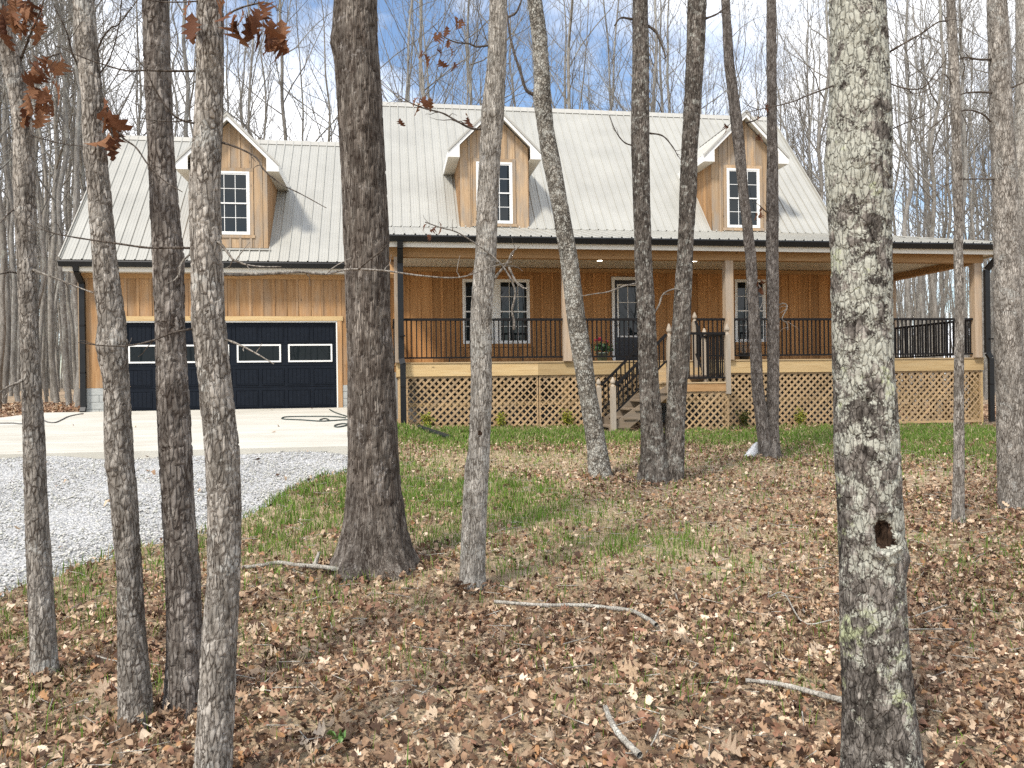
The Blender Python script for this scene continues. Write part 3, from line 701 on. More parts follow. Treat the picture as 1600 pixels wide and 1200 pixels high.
def window(parent_y, x0, x1, z0, z1, cols, parent=house, casing=None, trim=0.10, y=None):
    """double hung window: frame, two sashes, panes between thin bars"""
    y = parent_y; fw = 0.045
    fr = MB().box(x0, x1, y - 0.05, y - 0.001, z1 - fw, z1).box(x0, x1, y - 0.05, y - 0.001, z0, z0 + fw).box(x0, x0 + fw, y - 0.05, y - 0.001, z0 + fw, z1 - fw).box(x1 - fw, x1, y - 0.05, y - 0.001, z0 + fw, z1 - fw)
    w = fr.build('window', M['white'], parent)
    zm = 0.5 * (z0 + z1)
    for (a, b, yo) in ((zm - 0.02, z1 - fw, 0.028), (z0 + fw, zm + 0.02, 0.014)):
        yo = y - yo; xa, xb = x0 + fw, x1 - fw; s = 0.032
        MB().box(xa, xb, yo - 0.012, yo + 0.012, b - s, b).box(xa, xb, yo - 0.012, yo + 0.012, a, a + s).box(xa, xa + s, yo - 0.012, yo + 0.012, a + s, b - s).box(xb - s, xb, yo - 0.012, yo + 0.012, a + s, b - s).build('sash', M['white'], w)
        pw = (xb - xa - 2 * s) / cols; ph = (b - a - 2 * s) / 2
        for c in range(cols):
            for r in range(2):
                box_part('pane', M['glass'], w, xa + s + c * pw + 0.0005, xa + s + (c + 1) * pw - 0.0005, yo - 0.002, yo + 0.004, a + s + r * ph + 0.0005, a + s + (r + 1) * ph - 0.0005)
        mb = MB()
        for c in range(1, cols): mb.box(xa + s + c * pw - 0.007, xa + s + c * pw + 0.007, yo - 0.006, yo - 0.0025, a + s, b - s)
        for c in range(cols): mb.box(xa + s + c * pw + (0.007 if c else 0), xa + s + (c + 1) * pw - (0.007 if c < cols - 1 else 0), yo - 0.006, yo - 0.0025, a + s + ph - 0.007, a + s + ph + 0.007)
        mb.build('muntin', M['white'], w)
    if casing is not None:
        t = trim
        for bb in ((x0 - t, x1 + t, z1 + 0.002, z1 + t), (x0 - t - 0.03, x1 + t + 0.03, z0 - 0.075, z0 - 0.002), (x0 - t, x0 - 0.002, z0, z1), (x1 + 0.002, x1 + t, z0, z1)):
            box_part('casing', casing, w, bb[0], bb[1], y - 0.044, y - 0.002, bb[2], bb[3])
    return w
xm = 0.5 * (mwin[0] + mwin[1])
window(YW, mwin[0], xm - 0.035, mwin[2], mwin[3], 3); window(YW, xm + 0.035, mwin[1], mwin[2], mwin[3], 3)
ms = box_part('window_mullion', M['white'], house, xm - 0.034, xm + 0.034, YW - 0.06, YW - 0.001, mwin[2], mwin[3])
wc = MB(); t = tr
for nm, bb in enumerate(((mwin[0] - t, mwin[1] + t, mwin[3] + 0.002, mwin[3] + t), (mwin[0] - t - 0.03, mwin[1] + t + 0.03, mwin[2] - 0.09, mwin[2] - 0.002), (mwin[0] - t, mwin[0] - 0.002, mwin[2], mwin[3]), (mwin[1] + 0.002, mwin[1] + t, mwin[2], mwin[3]))):
    box_part('casing', M['siding_porch'], ms, bb[0], bb[1], YW - 0.044, YW - 0.002, bb[2], bb[3])
window(YW, rwin[0], rwin[1], rwin[2], rwin[3], 3, casing=M['siding_porch'])
# front door: white frame, dark leaf with nine lights above a plain panel
fd = MB().box(mdoor[0], mdoor[0] + 0.075, YW - 0.06, YW - 0.001, DECK, mdoor[3]).box(mdoor[1] - 0.075, mdoor[1], YW - 0.06, YW - 0.001, DECK, mdoor[3]).box(mdoor[0] + 0.075, mdoor[1] - 0.075, YW - 0.06, YW - 0.001, mdoor[3] - 0.08, mdoor[3]).build('front_door', M['white'], house)
dx0, dx1 = mdoor[0] + 0.08, mdoor[1] - 0.08
box_part('door_leaf', M['front_door'], fd, dx0, dx1, YW - 0.035, YW - 0.002, DECK + 0.02, mdoor[3] - 0.085)
lx0, lx1, lz0, lz1 = dx0 + 0.10, dx1 - 0.10, 1.74, 3.04
MB().box(lx0 - 0.04, lx1 + 0.04, YW - 0.050, YW - 0.0355, lz1, lz1 + 0.04).box(lx0 - 0.04, lx1 + 0.04, YW - 0.050, YW - 0.0355, lz0 - 0.04, lz0).box(lx0 - 0.04, lx0, YW - 0.050, YW - 0.0355, lz0, lz1).box(lx1, lx1 + 0.04, YW - 0.050, YW - 0.0355, lz0, lz1).build('light_frame', M['white'], fd)
for c in range(3):
    for r in range(3):
        w, h = (lx1 - lx0) / 3, (lz1 - lz0) / 3
        box_part('pane', M['glass'], fd, lx0 + c * w + 0.008, lx0 + (c + 1) * w - 0.008, YW - 0.042, YW - 0.0355, lz0 + r * h + 0.008, lz0 + (r + 1) * h - 0.008)
mb = MB()
for c in (1, 2): mb.box(lx0 + c * w - 0.008, lx0 + c * w + 0.008, YW - 0.047, YW - 0.0355, lz0, lz1)
for r in (1, 2):
    for c in range(3): mb.box(lx0 + c * w + 0.008, lx0 + (c + 1) * w - 0.008, YW - 0.046, YW - 0.0355, lz0 + r * h - 0.008, lz0 + r * h + 0.008)
mb.build('muntin', M['white'], fd)
MB().lathe([(0.0, 0), (0.028, 0.004), (0.03, 0.03), (0.0, 0.036)], (dx0 + 0.07, YW - 0.085, 2.0)).build('door_knob', M['roof_trim'], fd, True)
for i, (xa, xb, za, zb) in enumerate(((dx0 + 0.1, 0.5 * (dx0 + dx1) - 0.03, 1.15, 1.62), (0.5 * (dx0 + dx1) + 0.03, dx1 - 0.1, 1.15, 1.62))):
    MB().box(xa, xb, YW - 0.043, YW - 0.0355, za, zb).build('panel', M['front_door'], fd)

# main roof
RX0, RX1 = -0.14, 12.08
me_, mr_, mbk = (20.02, 4.46), (23.87, 8.86), (27.75, 4.42)
mroof = MB().prism([(me_[0], me_[1] - 0.04), (mr_[0], mr_[1] - 0.035), (mbk[0], mbk[1] - 0.035), (mbk[0], mbk[1] - 0.16), (mr_[0], mr_[1] - 0.18), (me_[0], me_[1] - 0.18)], 'x', RX0 + 0.02, RX1 - 0.02).build('main_roof', M['cream'], house)
roof_plane(mroof, RX0, RX1, me_, mr_, M['roof']); roof_plane(mroof, RX0, RX1, mbk, mr_, M['roof'])
MB().prism([(mr_[0] - 0.15, mr_[1] - 0.14), (mr_[0], mr_[1] + 0.034), (mr_[0] + 0.15, mr_[1] - 0.14), (mr_[0], mr_[1] + 0.022)], 'x', RX0 - 0.02, RX1 + 0.02).build('ridge_cap', M['roof_trim'], mroof)
for xx in (RX0 - 0.012, RX1 + 0.012):
    MB().bar((xx, me_[0], me_[1]), (xx, mr_[0], mr_[1] + 0.01), 0.02, 0.11).build('rake_trim', M['roof_trim'], mroof)

# porch roof: shallow front slope with a hip on the far corner
PX0, PX1, PY0 = -0.12, 14.78, 17.24
pe, pt = (PY0, 3.745), (20.04, 4.455)
proof = MB().prism([(pe[0] + 0.04, pe[1] - 0.05), (pt[0], pt[1] - 0.045), (pt[0], pt[1] - 0.16), (pe[0] + 0.04, pe[1] - 0.14)], 'x', PX0 + 0.02, RX1 - 0.03).build('porch_roof', M['cream'], house)
hipx = RX1 - 0.1
roof_plane(proof, PX0, PX1, pe, pt, M['roof'], clip=lambda x: 1.0 if x <= hipx else (PX1 - x) / (PX1 - hipx))
# the side slope
n = 12
sy1 = 21.45
for k in range(int((sy1 - pe[0]) / 0.9) + 1):
    ya = pe[0] + k * 0.9; yb = min(ya + 0.9, sy1)
    def top(y): f = min(1, (y - pe[0]) / (pt[0] - pe[0])); return (PX1 + (hipx - PX1) * f, pe[1] + (pt[1] - pe[1]) * f)
    if yb - ya < 0.05: break
    ym = [ya, min(yb, max(ya, pt[0])), yb]
    m = MB()
    for a, b in zip(ym[:-1], ym[1:]):
        if b - a < 0.01: continue
        (xa, za), (xb, zb) = top(a), top(b)
        m.add([(PX1, a, pe[1]), (PX1, b, pe[1]), (xb, b, zb), (xa, a, za + (0.002 if a == ya and k == 0 else 0))], [(0, 1, 2, 3)])
    m.build('roof_panel', M['roof'], proof)
MB().bar((PX1, pe[0], pe[1] + 0.02), (hipx, pt[0], pt[1] + 0.03), 0.16, 0.02).build('hip_cap', M['roof_trim'], proof)
box_part('fascia', M['cream'], proof, PX0 + 0.02, PX1 - 0.03, 17.30, 17.325, 3.49, 3.70)
box_part('fascia', M['cream'], proof, PX1 - 0.055, PX1 - 0.03, 17.326, sy1, 3.49, 3.70)
box_part('fascia', M['cream'], proof, PX0 + 0.02, PX0 + 0.045, 17.326, YW - 0.07, 3.49, 3.72)
box_part('soffit', M['soffit'], proof, PX0 + 0.046, PX1 - 0.056, 17.326, 17.55, 3.535, 3.548)
box_part('soffit', M['soffit'], proof, 14.36, PX1 - 0.056, 17.551, sy1, 3.535, 3.548)
gutter('gutter', PX0 - 0.01, PX1, 17.297, 3.735, house)
# ceiling of ribbed vinyl strips
ceil = box_part('porch_ceiling', M['soffit'], house, 0.16, 14.22, 17.76, YW - 0.002, 3.50, 3.53)
box_part('ceiling_strip', M['soffit'], ceil, 11.97, 14.22, YW, 21.2, 3.50, 3.53)
strip = MB().box(0, 0.118, 17.80, YW - 0.07, 3.488, 3.4995).mesh('ceiling_strip', M['soffit'])
for k in range(115):
    o = link('ceiling_strip', strip, ceil); o.location.x += 0.2 + k * 0.122
# beams
box_part('beam', M['beam'], house, 0.0, 14.36, 17.56, 17.75, 3.32, 3.53)
box_part('beam', M['beam_y'], house, 14.17, 14.36, 17.752, 21.2, 3.32, 3.53)
box_part('beam', M['beam_y'], house, 0.0, 0.16, 17.752, YW - 0.07, 3.32, 3.53)
box_part('beam', M['beam'], house, 11.97, 14.168, 21.03, 21.2, 3.32, 3.495)
MB().bar((0.08, 17.70, 2.92), (0.08, 18.12, 3.32), 0.12, 0.12, (1, 0, 0)).build('brace', M['beam_y'], house)
# recessed lamps in the ceiling
for px, py in ((937, 407), (1085, 408), (1258, 408)):
    d = ray(px, py); tt = (3.486 - ZC) / d[2]; p = CAM + d * tt
    lm = MB().lathe([(0.095, -0.006), (0.095, 0.002), (0.07, 0.002), (0.07, -0.006)], (p[0], p[1], 3.486), 18).build('ceiling_lamp', M['white'], house)
    MB().lathe([(0.0, -0.003), (0.068, -0.003), (0.068, -0.001), (0.0, -0.001)], (p[0], p[1], 3.483), 18).build('lens', M['lamp'], lm)
# deck
deck = box_part('porch_deck', M['deck'], house, 0.18, 14.38, YP + 0.06, YW - 0.045, DECK - 0.16, DECK - 0.03)
box_part('deck_frame', M['deck'], deck, 11.97, 14.38, YW - 0.044, 21.2, DECK - 0.16, DECK - 0.03)
for k in range(18):
    y0 = YP - 0.02 + k * 0.141
    box_part('deck_board', M['deck'], deck, 0.14, 14.42, y0 + 0.003, min(y0 + 0.138, YW - 0.045), DECK - 0.028, DECK)
for k in range(7):
    y0 = YW - 0.043 + k * 0.141
    box_part('deck_board', M['deck'], deck, 11.97, 14.42, y0 + 0.003, y0 + 0.138, DECK - 0.028, DECK)
for a, b in ((0.16, 3.3), (3.302, 5.2), (5.202, 7.3), (7.302, 11.4), (11.402, 14.41)):
    box_part('rim_board', M['rim'], deck, a, b, YP, YP + 0.04, 0.71, DECK - 0.03)
box_part('rim_board', M['rim'], deck, 0.16, 0.20, YP + 0.041, YW - 0.05, 0.71, DECK - 0.031)
box_part('rim_board', M['rim'], deck, 14.37, 14.41, YP + 0.041, 21.2, 0.71, DECK - 0.031)
post_m = MB().box(-0.095, 0.095, -0.095, 0.095, 0, 3.32 - DECK).mesh('porch_post', M['post'])
for x, y in ((0.22, 17.66), (3.97, 17.66), (7.82, 17.66), (11.66, 17.66), (14.22, 17.66), (14.24, 21.02)):
    o = link('porch_post', post_m, house); o.location += Vector((x, y, DECK))
for x in (0.3, 3.97, 7.82, 11.66, 14.3):
    box_part('pier', M['rim'], house, x - 0.07, x + 0.07, YP + 0.12, YP + 0.26, -1.0, 0.70)
box_part('skirt_rail', M['rim'], house, 0.2, 14.36, YP + 0.075, YP + 0.11, 0.04, 0.13)
# downspouts on the porch corners
downspout(house, [(0.26, 17.22, 3.60), (0.26, 17.26, 3.46), (0.26, 17.50, 3.18), (0.26, 17.50, 1.10), (0.29, 17.46, 0.98), (0.29, 17.46, -0.42)], 0.125)
downspout(house, [(14.60, 17.22, 3.62), (14.58, 17.28, 3.48), (14.40, 17.50, 3.15), (14.40, 17.50, 1.13), (14.47, 17.48, 1.0), (14.47, 17.48, -0.55)], 0.125)

# railings: black rails with thin balusters
bal = MB().box(-0.013, 0.013, -0.013, 0.013, 0, 0.86).mesh('baluster', M['rail'])
def railing(a, b, z0=1.10, z1=1.985, zz=(0, 0), sp=0.107):
    """rail from a to b on the ground plan; zz adds a rise at either end"""
    a = np.array(a, float); b = np.array(b, float); L = np.linalg.norm(b - a)
    A = np.array([a[0], a[1], zz[0]]); B = np.array([b[0], b[1], zz[1]])
    r = MB().bar(A + (0, 0, z1 - 0.025), B + (0, 0, z1 - 0.025), 0.065, 0.052).build('railing', M['rail'], house)
    MB().bar(A + (0, 0, z0 + 0.018), B + (0, 0, z0 + 0.018), 0.032, 0.036).build('bottom_rail', M['rail'], r)
    n = int(L / sp); off = 0.5 * (L - (n - 1) * sp)
    for k in range(n):
        t = (off + k * sp) / L; p = A + (B - A) * t
        o = link('baluster', bal, r); o.location += Vector((p[0], p[1], p[2] + z0 + 0.037)); o.scale.z = (z1 - 0.048 - z0 - 0.037) / 0.86
    m = MB()
    for t in (0.3, 0.75):
        if abs(zz[0] - zz[1]) < 0.01 and L > 1.5:
            p = A + (B - A) * t; m.box(p[0] - 0.012, p[0] + 0.012, p[1] - 0.012, p[1] + 0.012, DECK - 0.002, z0)
    if m.v: m.build('foot_block', M['rail'], r)
    return r
LX0, LX1, LY0, LZ = 5.86, 7.16, 16.22, 0.51
railing((0.22, 17.66), (3.87, 17.66)); railing((4.07, 17.66), (5.80, 17.66)); railing((7.05, 17.66), (7.72, 17.66))
railing((7.92, 17.66), (11.56, 17.66)); railing((11.76, 17.66), (14.12, 17.66)); railing((14.24, 17.76), (14.24, 20.92)); railing((0.12, 17.76), (0.12, 20.1)); railing((12.0, 21.05), (14.14, 21.05))
# landing and stairs
land = box_part('landing', M['deck'], house, LX0 + 0.04, LX1 - 0.04, LY0 + 0.04, YP - 0.005, LZ - 0.15, LZ - 0.03)
for k in range(10): box_part('deck_board', M['deck'], land, LX0, LX1, LY0 - 0.015 + k * 0.143 + 0.003, LY0 - 0.015 + k * 0.143 + 0.14, LZ - 0.028, LZ)
box_part('rim_board', M['beam'], land, LX0, LX1, LY0, LY0 + 0.038, 0.31, LZ - 0.03)
box_part('rim_board', M['beam_y'], land, LX1 - 0.039, LX1, LY0 + 0.039, YP - 0.003, 0.31, LZ - 0.03)
for k in (0, 1): box_part('step', M['deck'], land, LX0 + 0.05, LX1 - 0.1, YP - 0.30 + k * 0.02, YP - 0.004, LZ + k * 0.17 + 0.001, LZ + k * 0.17 + 0.165) if k == 0 else box_part('step', M['deck'], land, LX0 + 0.05, LX1 - 0.1, YP - 0.16, YP - 0.004, LZ + 0.17, LZ + 0.33)
newel_m = MB().box(-0.052, 0.052, -0.052, 0.052, 0, 1.0)
newel_m.lathe([(0.052, 1.0), (0.050, 1.02), (0.032, 1.045), (0.032, 1.06), (0.054, 1.085), (0.054, 1.11), (0.038, 1.15), (0.018, 1.19), (0.0, 1.2)], (0, 0, 0), 10)
newel_me = newel_m.mesh('newel_post', M['newel'])
def newel(x, y, z0, ztop):
    o = link('newel_post', newel_me, house); o.location += Vector((x, y, z0)); o.scale.z = (ztop - z0) / 1.2; return o
newel(LX0, LY0 + 0.02, 0.0, 1.76); newel(LX1, LY0 + 0.02, 0.25, 1.76); newel(LX1, YP - 0.15, 0.3, 1.75); newel(7.0, YP + 0.02, 0.75, 2.13); newel(5.84, YP + 0.02, 0.75, 2.13); newel(LX0, YP - 0.15, 0.0, 1.75)
SXB = 4.62
newel(SXB, LY0 + 0.02, -0.62, 0.64); newel(SXB + 0.0, YP - 0.25, -0.62, 0.62)
railing((LX0 + 0.06, LY0 + 0.02), (LX1 - 0.06, LY0 + 0.02), 0.58, 1.57); railing((LX1, LY0 + 0.08), (LX1, YP - 0.2), 0.58, 1.57)
for yy in (LY0 + 0.02, YP - 0.25): railing((SXB + 0.06, yy), (LX0 - 0.06, yy), 0.02, 0.62, (-0.13, 0.93), 0.10)
railing((LX1 - 0.02, YP - 0.1), (7.0, YP - 0.03), 0.1, 0.9, (0.62, 1.05), 0.05)
for yy in (LY0 + 0.06, YP - 0.22):
    MB().prism([(SXB - 0.08, -0.62), (SXB + 0.12, -0.62), (LX0, 0.22), (LX0, 0.48), (SXB - 0.08, -0.40)], 'y', yy, yy + 0.04).build('stringer', M['timber'], house)
for k in range(5):
    z = -0.44 + k * 0.18; x = SXB - 0.02 + k * 0.25
    box_part('tread', M['timber'], house, x, x + 0.29, LY0 + 0.03, YP - 0.16, z, z + 0.035)

# lattice skirt: two crossed layers of slats, every slat on its own
def lattice(x0, x1, z0, z1, y, bottom_board=False, pitch=0.163, sw=0.048, xf=None):
    fr = MB()
    fr.box(x0, x1, y - 0.012, y + 0.012, z1 - 0.035, z1)
    if bottom_board: fr.box(x0, x1, y - 0.022, y + 0.0, z0, z0 + 0.06)
    fr.box(x0, x0 + 0.035, y - 0.012, y + 0.012, z0, z1 - 0.035).box(x1 - 0.035, x1, y - 0.012, y + 0.012, z0, z1 - 0.035)
    if xf: fr.v = [xf(v) for v in fr.v]
    p = fr.build('lattice_panel', M['lattice'], house)
    hw = sw * 0.7071
    for s, yl in ((1, y - 0.010), (-1, y - 0.001)):
        c = x0 - (z1 - z0) + pitch * 0.5
        while c < x1 + (z1 - z0):
            # centre line x = c + s*(z-z0) or mirrored
            pts = []
            za, zb = z0, z1
            f = (lambda z: c + (z - z0)) if s == 1 else (lambda z: c + (z1 - z0) - (z - z0))
            lo, hi = (x0 - f(z0), x1 - f(z0)) if s == 1 else (f(z0) - x1, f(z0) - x0)
            za, zb = z0 + max(0, lo), z0 + min(z1 - z0, hi)
            if zb - za > 0.05:
                a, b = (f(za), za), (f(zb), zb); o = hw
                # square cut ends
                q = [(a[0] - o * 1.0, a[1]), (a[0] + o * 1.0, a[1]), (b[0] + o, b[1]), (b[0] - o, b[1])]
                q = [(min(max(u, x0), x1), v) for u, v in q]
                sm_ = MB().prism(q, 'y', yl - 0.008, yl)
                if xf: sm_.v = [xf(v) for v in sm_.v]
                sm_.build('slat', M['lattice'], p)
            c += pitch
lattice(0.36, 3.3, -0.42, 0.705, YP + 0.05); lattice(3.32, 6.0, -0.46, 0.705, YP + 0.05)
lattice(7.18, 11.0, -0.56, 0.705, YP + 0.05); lattice(11.02, 14.36, -0.56, 0.705, YP + 0.05, True)
lattice(LX0 + 0.25, LX1 + 0.02, -0.66, 0.30, LY0 + 0.04)
lattice(12.0, 14.34, -0.56, 0.705, 21.16); lattice(17.75, 21.12, -0.56, 0.705, 0.0, xf=lambda v: (14.385 - v[1], v[0], v[2])); lattice(17.75, 20.1, -0.42, 0.705, 0.0, xf=lambda v: (0.215 + v[1], v[0], v[2]))
box_part('lattice_trim', M['rim'], house, 0.2, 0.245, YP + 0.03, YP + 0.07, -0.45, 0.705)
box_part('lattice_trim', M['rim'], house, 14.365, 14.41, YP + 0.03, YP + 0.07, -0.66, 0.705)
MB().box(0.1, 11.9, YW - 0.04, YW - 0.001, -0.8, DECK - 0.17).build('foundation', M['foundation'], house)

# dormers
def dormer(cx, yf, zb, roof_z, zapex, win, hw=0.87, seed=1):
    """front gable wall, two cheeks, window, boxed eaves and a small ribbed roof running back into the main slope"""
    oh = 0.29; yo = yf - 0.27; ez = zapex - (hw + oh) * 0.98
    k = roof_z                                     # z of the roof plane at y
    yback = lambda z: (z - k[1]) / k[2] + k[0]
    wall_top = lambda x: zapex - 0.13 - abs(x - cx) * 0.98
    zt = wall_top(cx + hw)
    wl_ = MB().prism([(cx - hw, zb), (cx + hw, zb), (cx + hw, zt), (cx, zapex - 0.13), (cx - hw, zt)], 'y', yf, yf + 0.1)
    for s in (-1, 1):
        xa, xb = (cx - hw, cx - hw + 0.1) if s < 0 else (cx + hw - 0.1, cx + hw)
        wl_.prism([(yf + 0.101, zb), (yf + 0.101, zt), (yback(zt), zt), (yback(zb), zb - 0.02)], 'x', xa, xb)
    w = wl_.build('dormer', M['siding_grey'], house)
    op = (cx - win[0] / 2 - 0.09, cx + win[0] / 2 + 0.09, win[1] - 0.08, win[2] + 0.09)
    siding(w, cx - hw, cx + hw, zb, zt, yf, [op], 0.24, M['siding_grey'], wall_top, (cx,), 0.05, seed)
    for s in (-1, 1):
        y = yf + 0.0
        while True:
            y1 = y + 0.17; z0 = max(zb, k[1] + (y - k[0]) * k[2])
            if z0 > zt - 0.06: break
            z1 = k[1] + (y1 - k[0]) * k[2]
            xs_ = (cx - hw - 0.02, cx - hw - 0.001) if s < 0 else (cx + hw + 0.001, cx + hw + 0.02)
            MB().prism([(y + 0.003, z0), (y1 - 0.003, max(z0, min(z1, zt))), (y1 - 0.003, zt), (y + 0.003, zt)], 'x', *xs_).build('cheek_board', M['siding'], w); y = y1
    window(yf, cx - win[0] / 2, cx + win[0] / 2, win[1], win[2], 3, casing=M['siding_grey'], trim=0.085)
    r = MB()
    ya = yback(zapex) + 0.05; ye = yback(ez) + 0.05
    roof = None
    for s in (-1, 1):
        x1 = cx + s * (hw + oh)
        m = MB(); nrm = (s * 0.7, 0.7)
        m.add([(cx, yo, zapex - 0.012), (x1, yo, ez - 0.012), (x1, ye, ez - 0.012), (cx, ya, zapex - 0.012)], [(0, 1, 2, 3)])
        m.add([(cx, yo, zapex - 0.07), (x1, yo, ez - 0.07), (x1, ye, ez - 0.07), (cx, ya, zapex - 0.07)], [(0, 1, 2, 3)])
        if roof is None: roof = m.build('dormer_roof', M['cream'], house)
        else: m.build('roof_deck', M['cream'], roof)
        # ribbed sheet made of strips down the slope
        nst = 9
        L0 = ya - yo
        for q in range(int(L0 / 0.9) + 1):
            a, b = yo - 0.02 + q * 0.9, min(yo - 0.02 + (q + 1) * 0.9, ya)
            if b - a < 0.03: continue
            mm = MB()
            ycs = [a]
            while ycs[-1] + 0.2286 < b: ycs.append(ycs[-1] + 0.2286)
            def lim(y): return 1.0 if y <= ye else max(0.0, (ya - y) / (ya - ye))
            for yy in ycs + [b]:
                pass
            seq = []
            for yy in ycs: seq += [(yy, 0), (yy + 0.012, 0.017), (yy + 0.03, 0.017), (yy + 0.042, 0)]
            seq.append((b, 0)); seq = [z for z in seq if z[0] <= b + 1e-6]
            vs = []
            for yy, h in seq:
                f = lim(yy); xx = cx + s * (hw + oh + 0.02) * f; zz = zapex + (ez - 0.02 - zapex) * f
                vs += [(cx, yy, zapex + h), (xx, yy, zz + h)]
            mm.add(vs, [(2 * i, 2 * i + 1, 2 * i + 3, 2 * i + 2) for i in range(len(seq) - 1)])
            mm.build('roof_panel', M['roof'], roof)
        # rake trim and fascia board
        MB().prism([(cx, zapex + 0.03), (x1 + s * 0.03, ez - 0.02), (x1 + s * 0.03, ez - 0.085), (cx, zapex - 0.04)], 'y', yo - 0.035, yo - 0.012).build('rake_trim', M['roof_trim'], roof)
        MB().prism([(cx, zapex - 0.042), (x1 + s * 0.01, ez - 0.075), (x1 + s * 0.01, ez - 0.20), (x1 - s * (oh - 0.02), ez - 0.20), (x1 - s * (oh - 0.02), ez + (oh - 0.02) * 0.98 - 0.16), (cx, zapex - 0.145)], 'y', yo - 0.011, yo + 0.02).build('fascia', M['white'], roof)
        # boxed eave running back
        box_part('soffit', M['soffit'], roof, min(x1, cx + s * hw + s * 0.021), max(x1, cx + s * hw + s * 0.021), yo + 0.021, yback(ez - 0.2) + 0.02, ez - 0.20, ez - 0.185)
        MB().prism([(yo + 0.021, ez - 0.02), (yo + 0.021, ez - 0.20), (yback(ez - 0.2) + 0.03, ez - 0.20), (yback(ez - 0.02) + 0.03, ez - 0.02)], 'x', x1 - 0.002 * s, x1 + 0.02 * s).build('eave_fascia', M['white'], roof)
    MB().prism([(cx - 0.12, zapex - 0.085), (cx, zapex + 0.045), (cx + 0.12, zapex - 0.085), (cx, zapex + 0.034)], 'y', yo - 0.045, ya).build('ridge_cap', M['roof_trim'], roof)
    box_part('sill_flashing', M['roof_trim'], w, cx - hw - 0.06, cx + hw + 0.06, yf - 0.09, yf - 0.045, zb - 0.06, zb - 0.02)
dormer(-3.71, 19.90, 3.86, (19.58, 3.50, (gr_[1] - ge[1]) / (gr_[0] - ge[0])), 6.98, (0.92, 4.17, 5.68), seed=21)
dormer(2.68, 20.06, 4.47, (me_[0], me_[1], (mr_[1] - me_[1]) / (mr_[0] - me_[0])), 7.50, (0.92, 4.58, 6.13), seed=22)
dormer(9.33, 20.06, 4.47, (me_[0], me_[1], (mr_[1] - me_[1]) / (mr_[0] - me_[0])), 7.58, (0.92, 4.58, 6.15), seed=23)

# ------------------------------------------------------------------ leaves
def leaf_template(widths, mid=True):
    """a lobed leaf lying in XY, stem at the origin, one unit long; returns verts and triangles"""
    n = len(widths); v, f = [], []
    for i, w in enumerate(widths):
        t = i / (n - 1)
        if mid: v += [(t, -w, 0.0), (t, 0, 0.0), (t, w, 0.0)]
        else: v += [(t, -w, 0.0), (t, w, 0.0)]
    for i in range(n - 1):
        if mid:
            a = 3 * i
            for q in (0, 1): f += [(a + q, a + 3 + q, a + 4 + q), (a + q, a + 4 + q, a + 1 + q)]
        else:
            a = 2 * i; f += [(a, a + 2, a + 3), (a, a + 3, a + 1)]
    return np.array(v), np.array(f)
LOBED = leaf_template([0.012, 0.10, 0.24, 0.11, 0.36, 0.13, 0.33, 0.10, 0.17, 0.01])
NEAR_LEAF = leaf_template([0.015, 0.26, 0.11, 0.36, 0.13, 0.27, 0.02])
NEAR_LEAF2 = leaf_template([0.02, 0.2, 0.3, 0.32, 0.26, 0.13, 0.01])
FAR_LEAF = leaf_template([0.05, 0.33, 0.24, 0.05], False)
def bent(V, bl, bw, tw):
    """curl a leaf along and across, arrays of leaves at once"""
    x, y = V[:, 0][None], V[:, 1][None]
    z = bl[:, None] * (x * x - 0.3 * x) + bw[:, None] * y * y * 3.0 + tw[:, None] * x * y * 2.0
    return np.stack([np.broadcast_to(x, z.shape), np.broadcast_to(y, z.shape) * (1 - 0.25 * np.abs(bw[:, None])), z], -1)
def scatter_leaves(T, X, Y, Z, size, tilt, rng):
    V, Fq = T; n = len(X)
    P = bent(V, rng.normal(0, 0.32, n), rng.normal(0.3, 0.75, n), rng.normal(0, 0.6, n))
    P = (P - np.array([0.5, 0, 0])) * size[:, None, None]
    P[..., 1] *= rng.uniform(0.8, 1.3, n)[:, None]
    a = rng.normal(0, tilt, n); b = rng.normal(0, tilt, n); c = rng.uniform(0, 6.283, n)
    ca, sa, cb, sb, cc, sc = np.cos(a), np.sin(a), np.cos(b), np.sin(b), np.cos(c), np.sin(c)
    y1 = P[..., 1] * ca[:, None] - P[..., 2] * sa[:, None]; z1 = P[..., 1] * sa[:, None] + P[..., 2] * ca[:, None]
    x2 = P[..., 0] * cb[:, None] + z1 * sb[:, None]; z2 = -P[..., 0] * sb[:, None] + z1 * cb[:, None]
    x3 = x2 * cc[:, None] - y1 * sc[:, None]; y3 = x2 * sc[:, None] + y1 * cc[:, None]
    Q = np.stack([x3 + X[:, None], y3 + Y[:, None], z2 + Z[:, None]], -1)
    return Q.reshape(-1, 3), (Fq[None] + (np.arange(n) * len(V))[:, None, None]).reshape(-1, 3), len(V)
LEAF_PAL = np.array([(0.080, 0.050, 0.034), (0.17, 0.110, 0.070), (0.28, 0.19, 0.120), (0.38, 0.28, 0.185), (0.48, 0.38, 0.265), (0.60, 0.51, 0.385), (0.25, 0.145, 0.095), (0.34, 0.20, 0.10)])
def leaf_tint(n, rng):
    k = rng.choice(len(LEAF_PAL), n, p=[0.15, 0.18, 0.18, 0.16, 0.11, 0.07, 0.11, 0.04]); c = LEAF_PAL[k] * np.array([1.03, 0.97, 0.95]) * rng.uniform(0.82, 1.26, (n, 1))
    return np.hstack([c, np.ones((n, 1))])
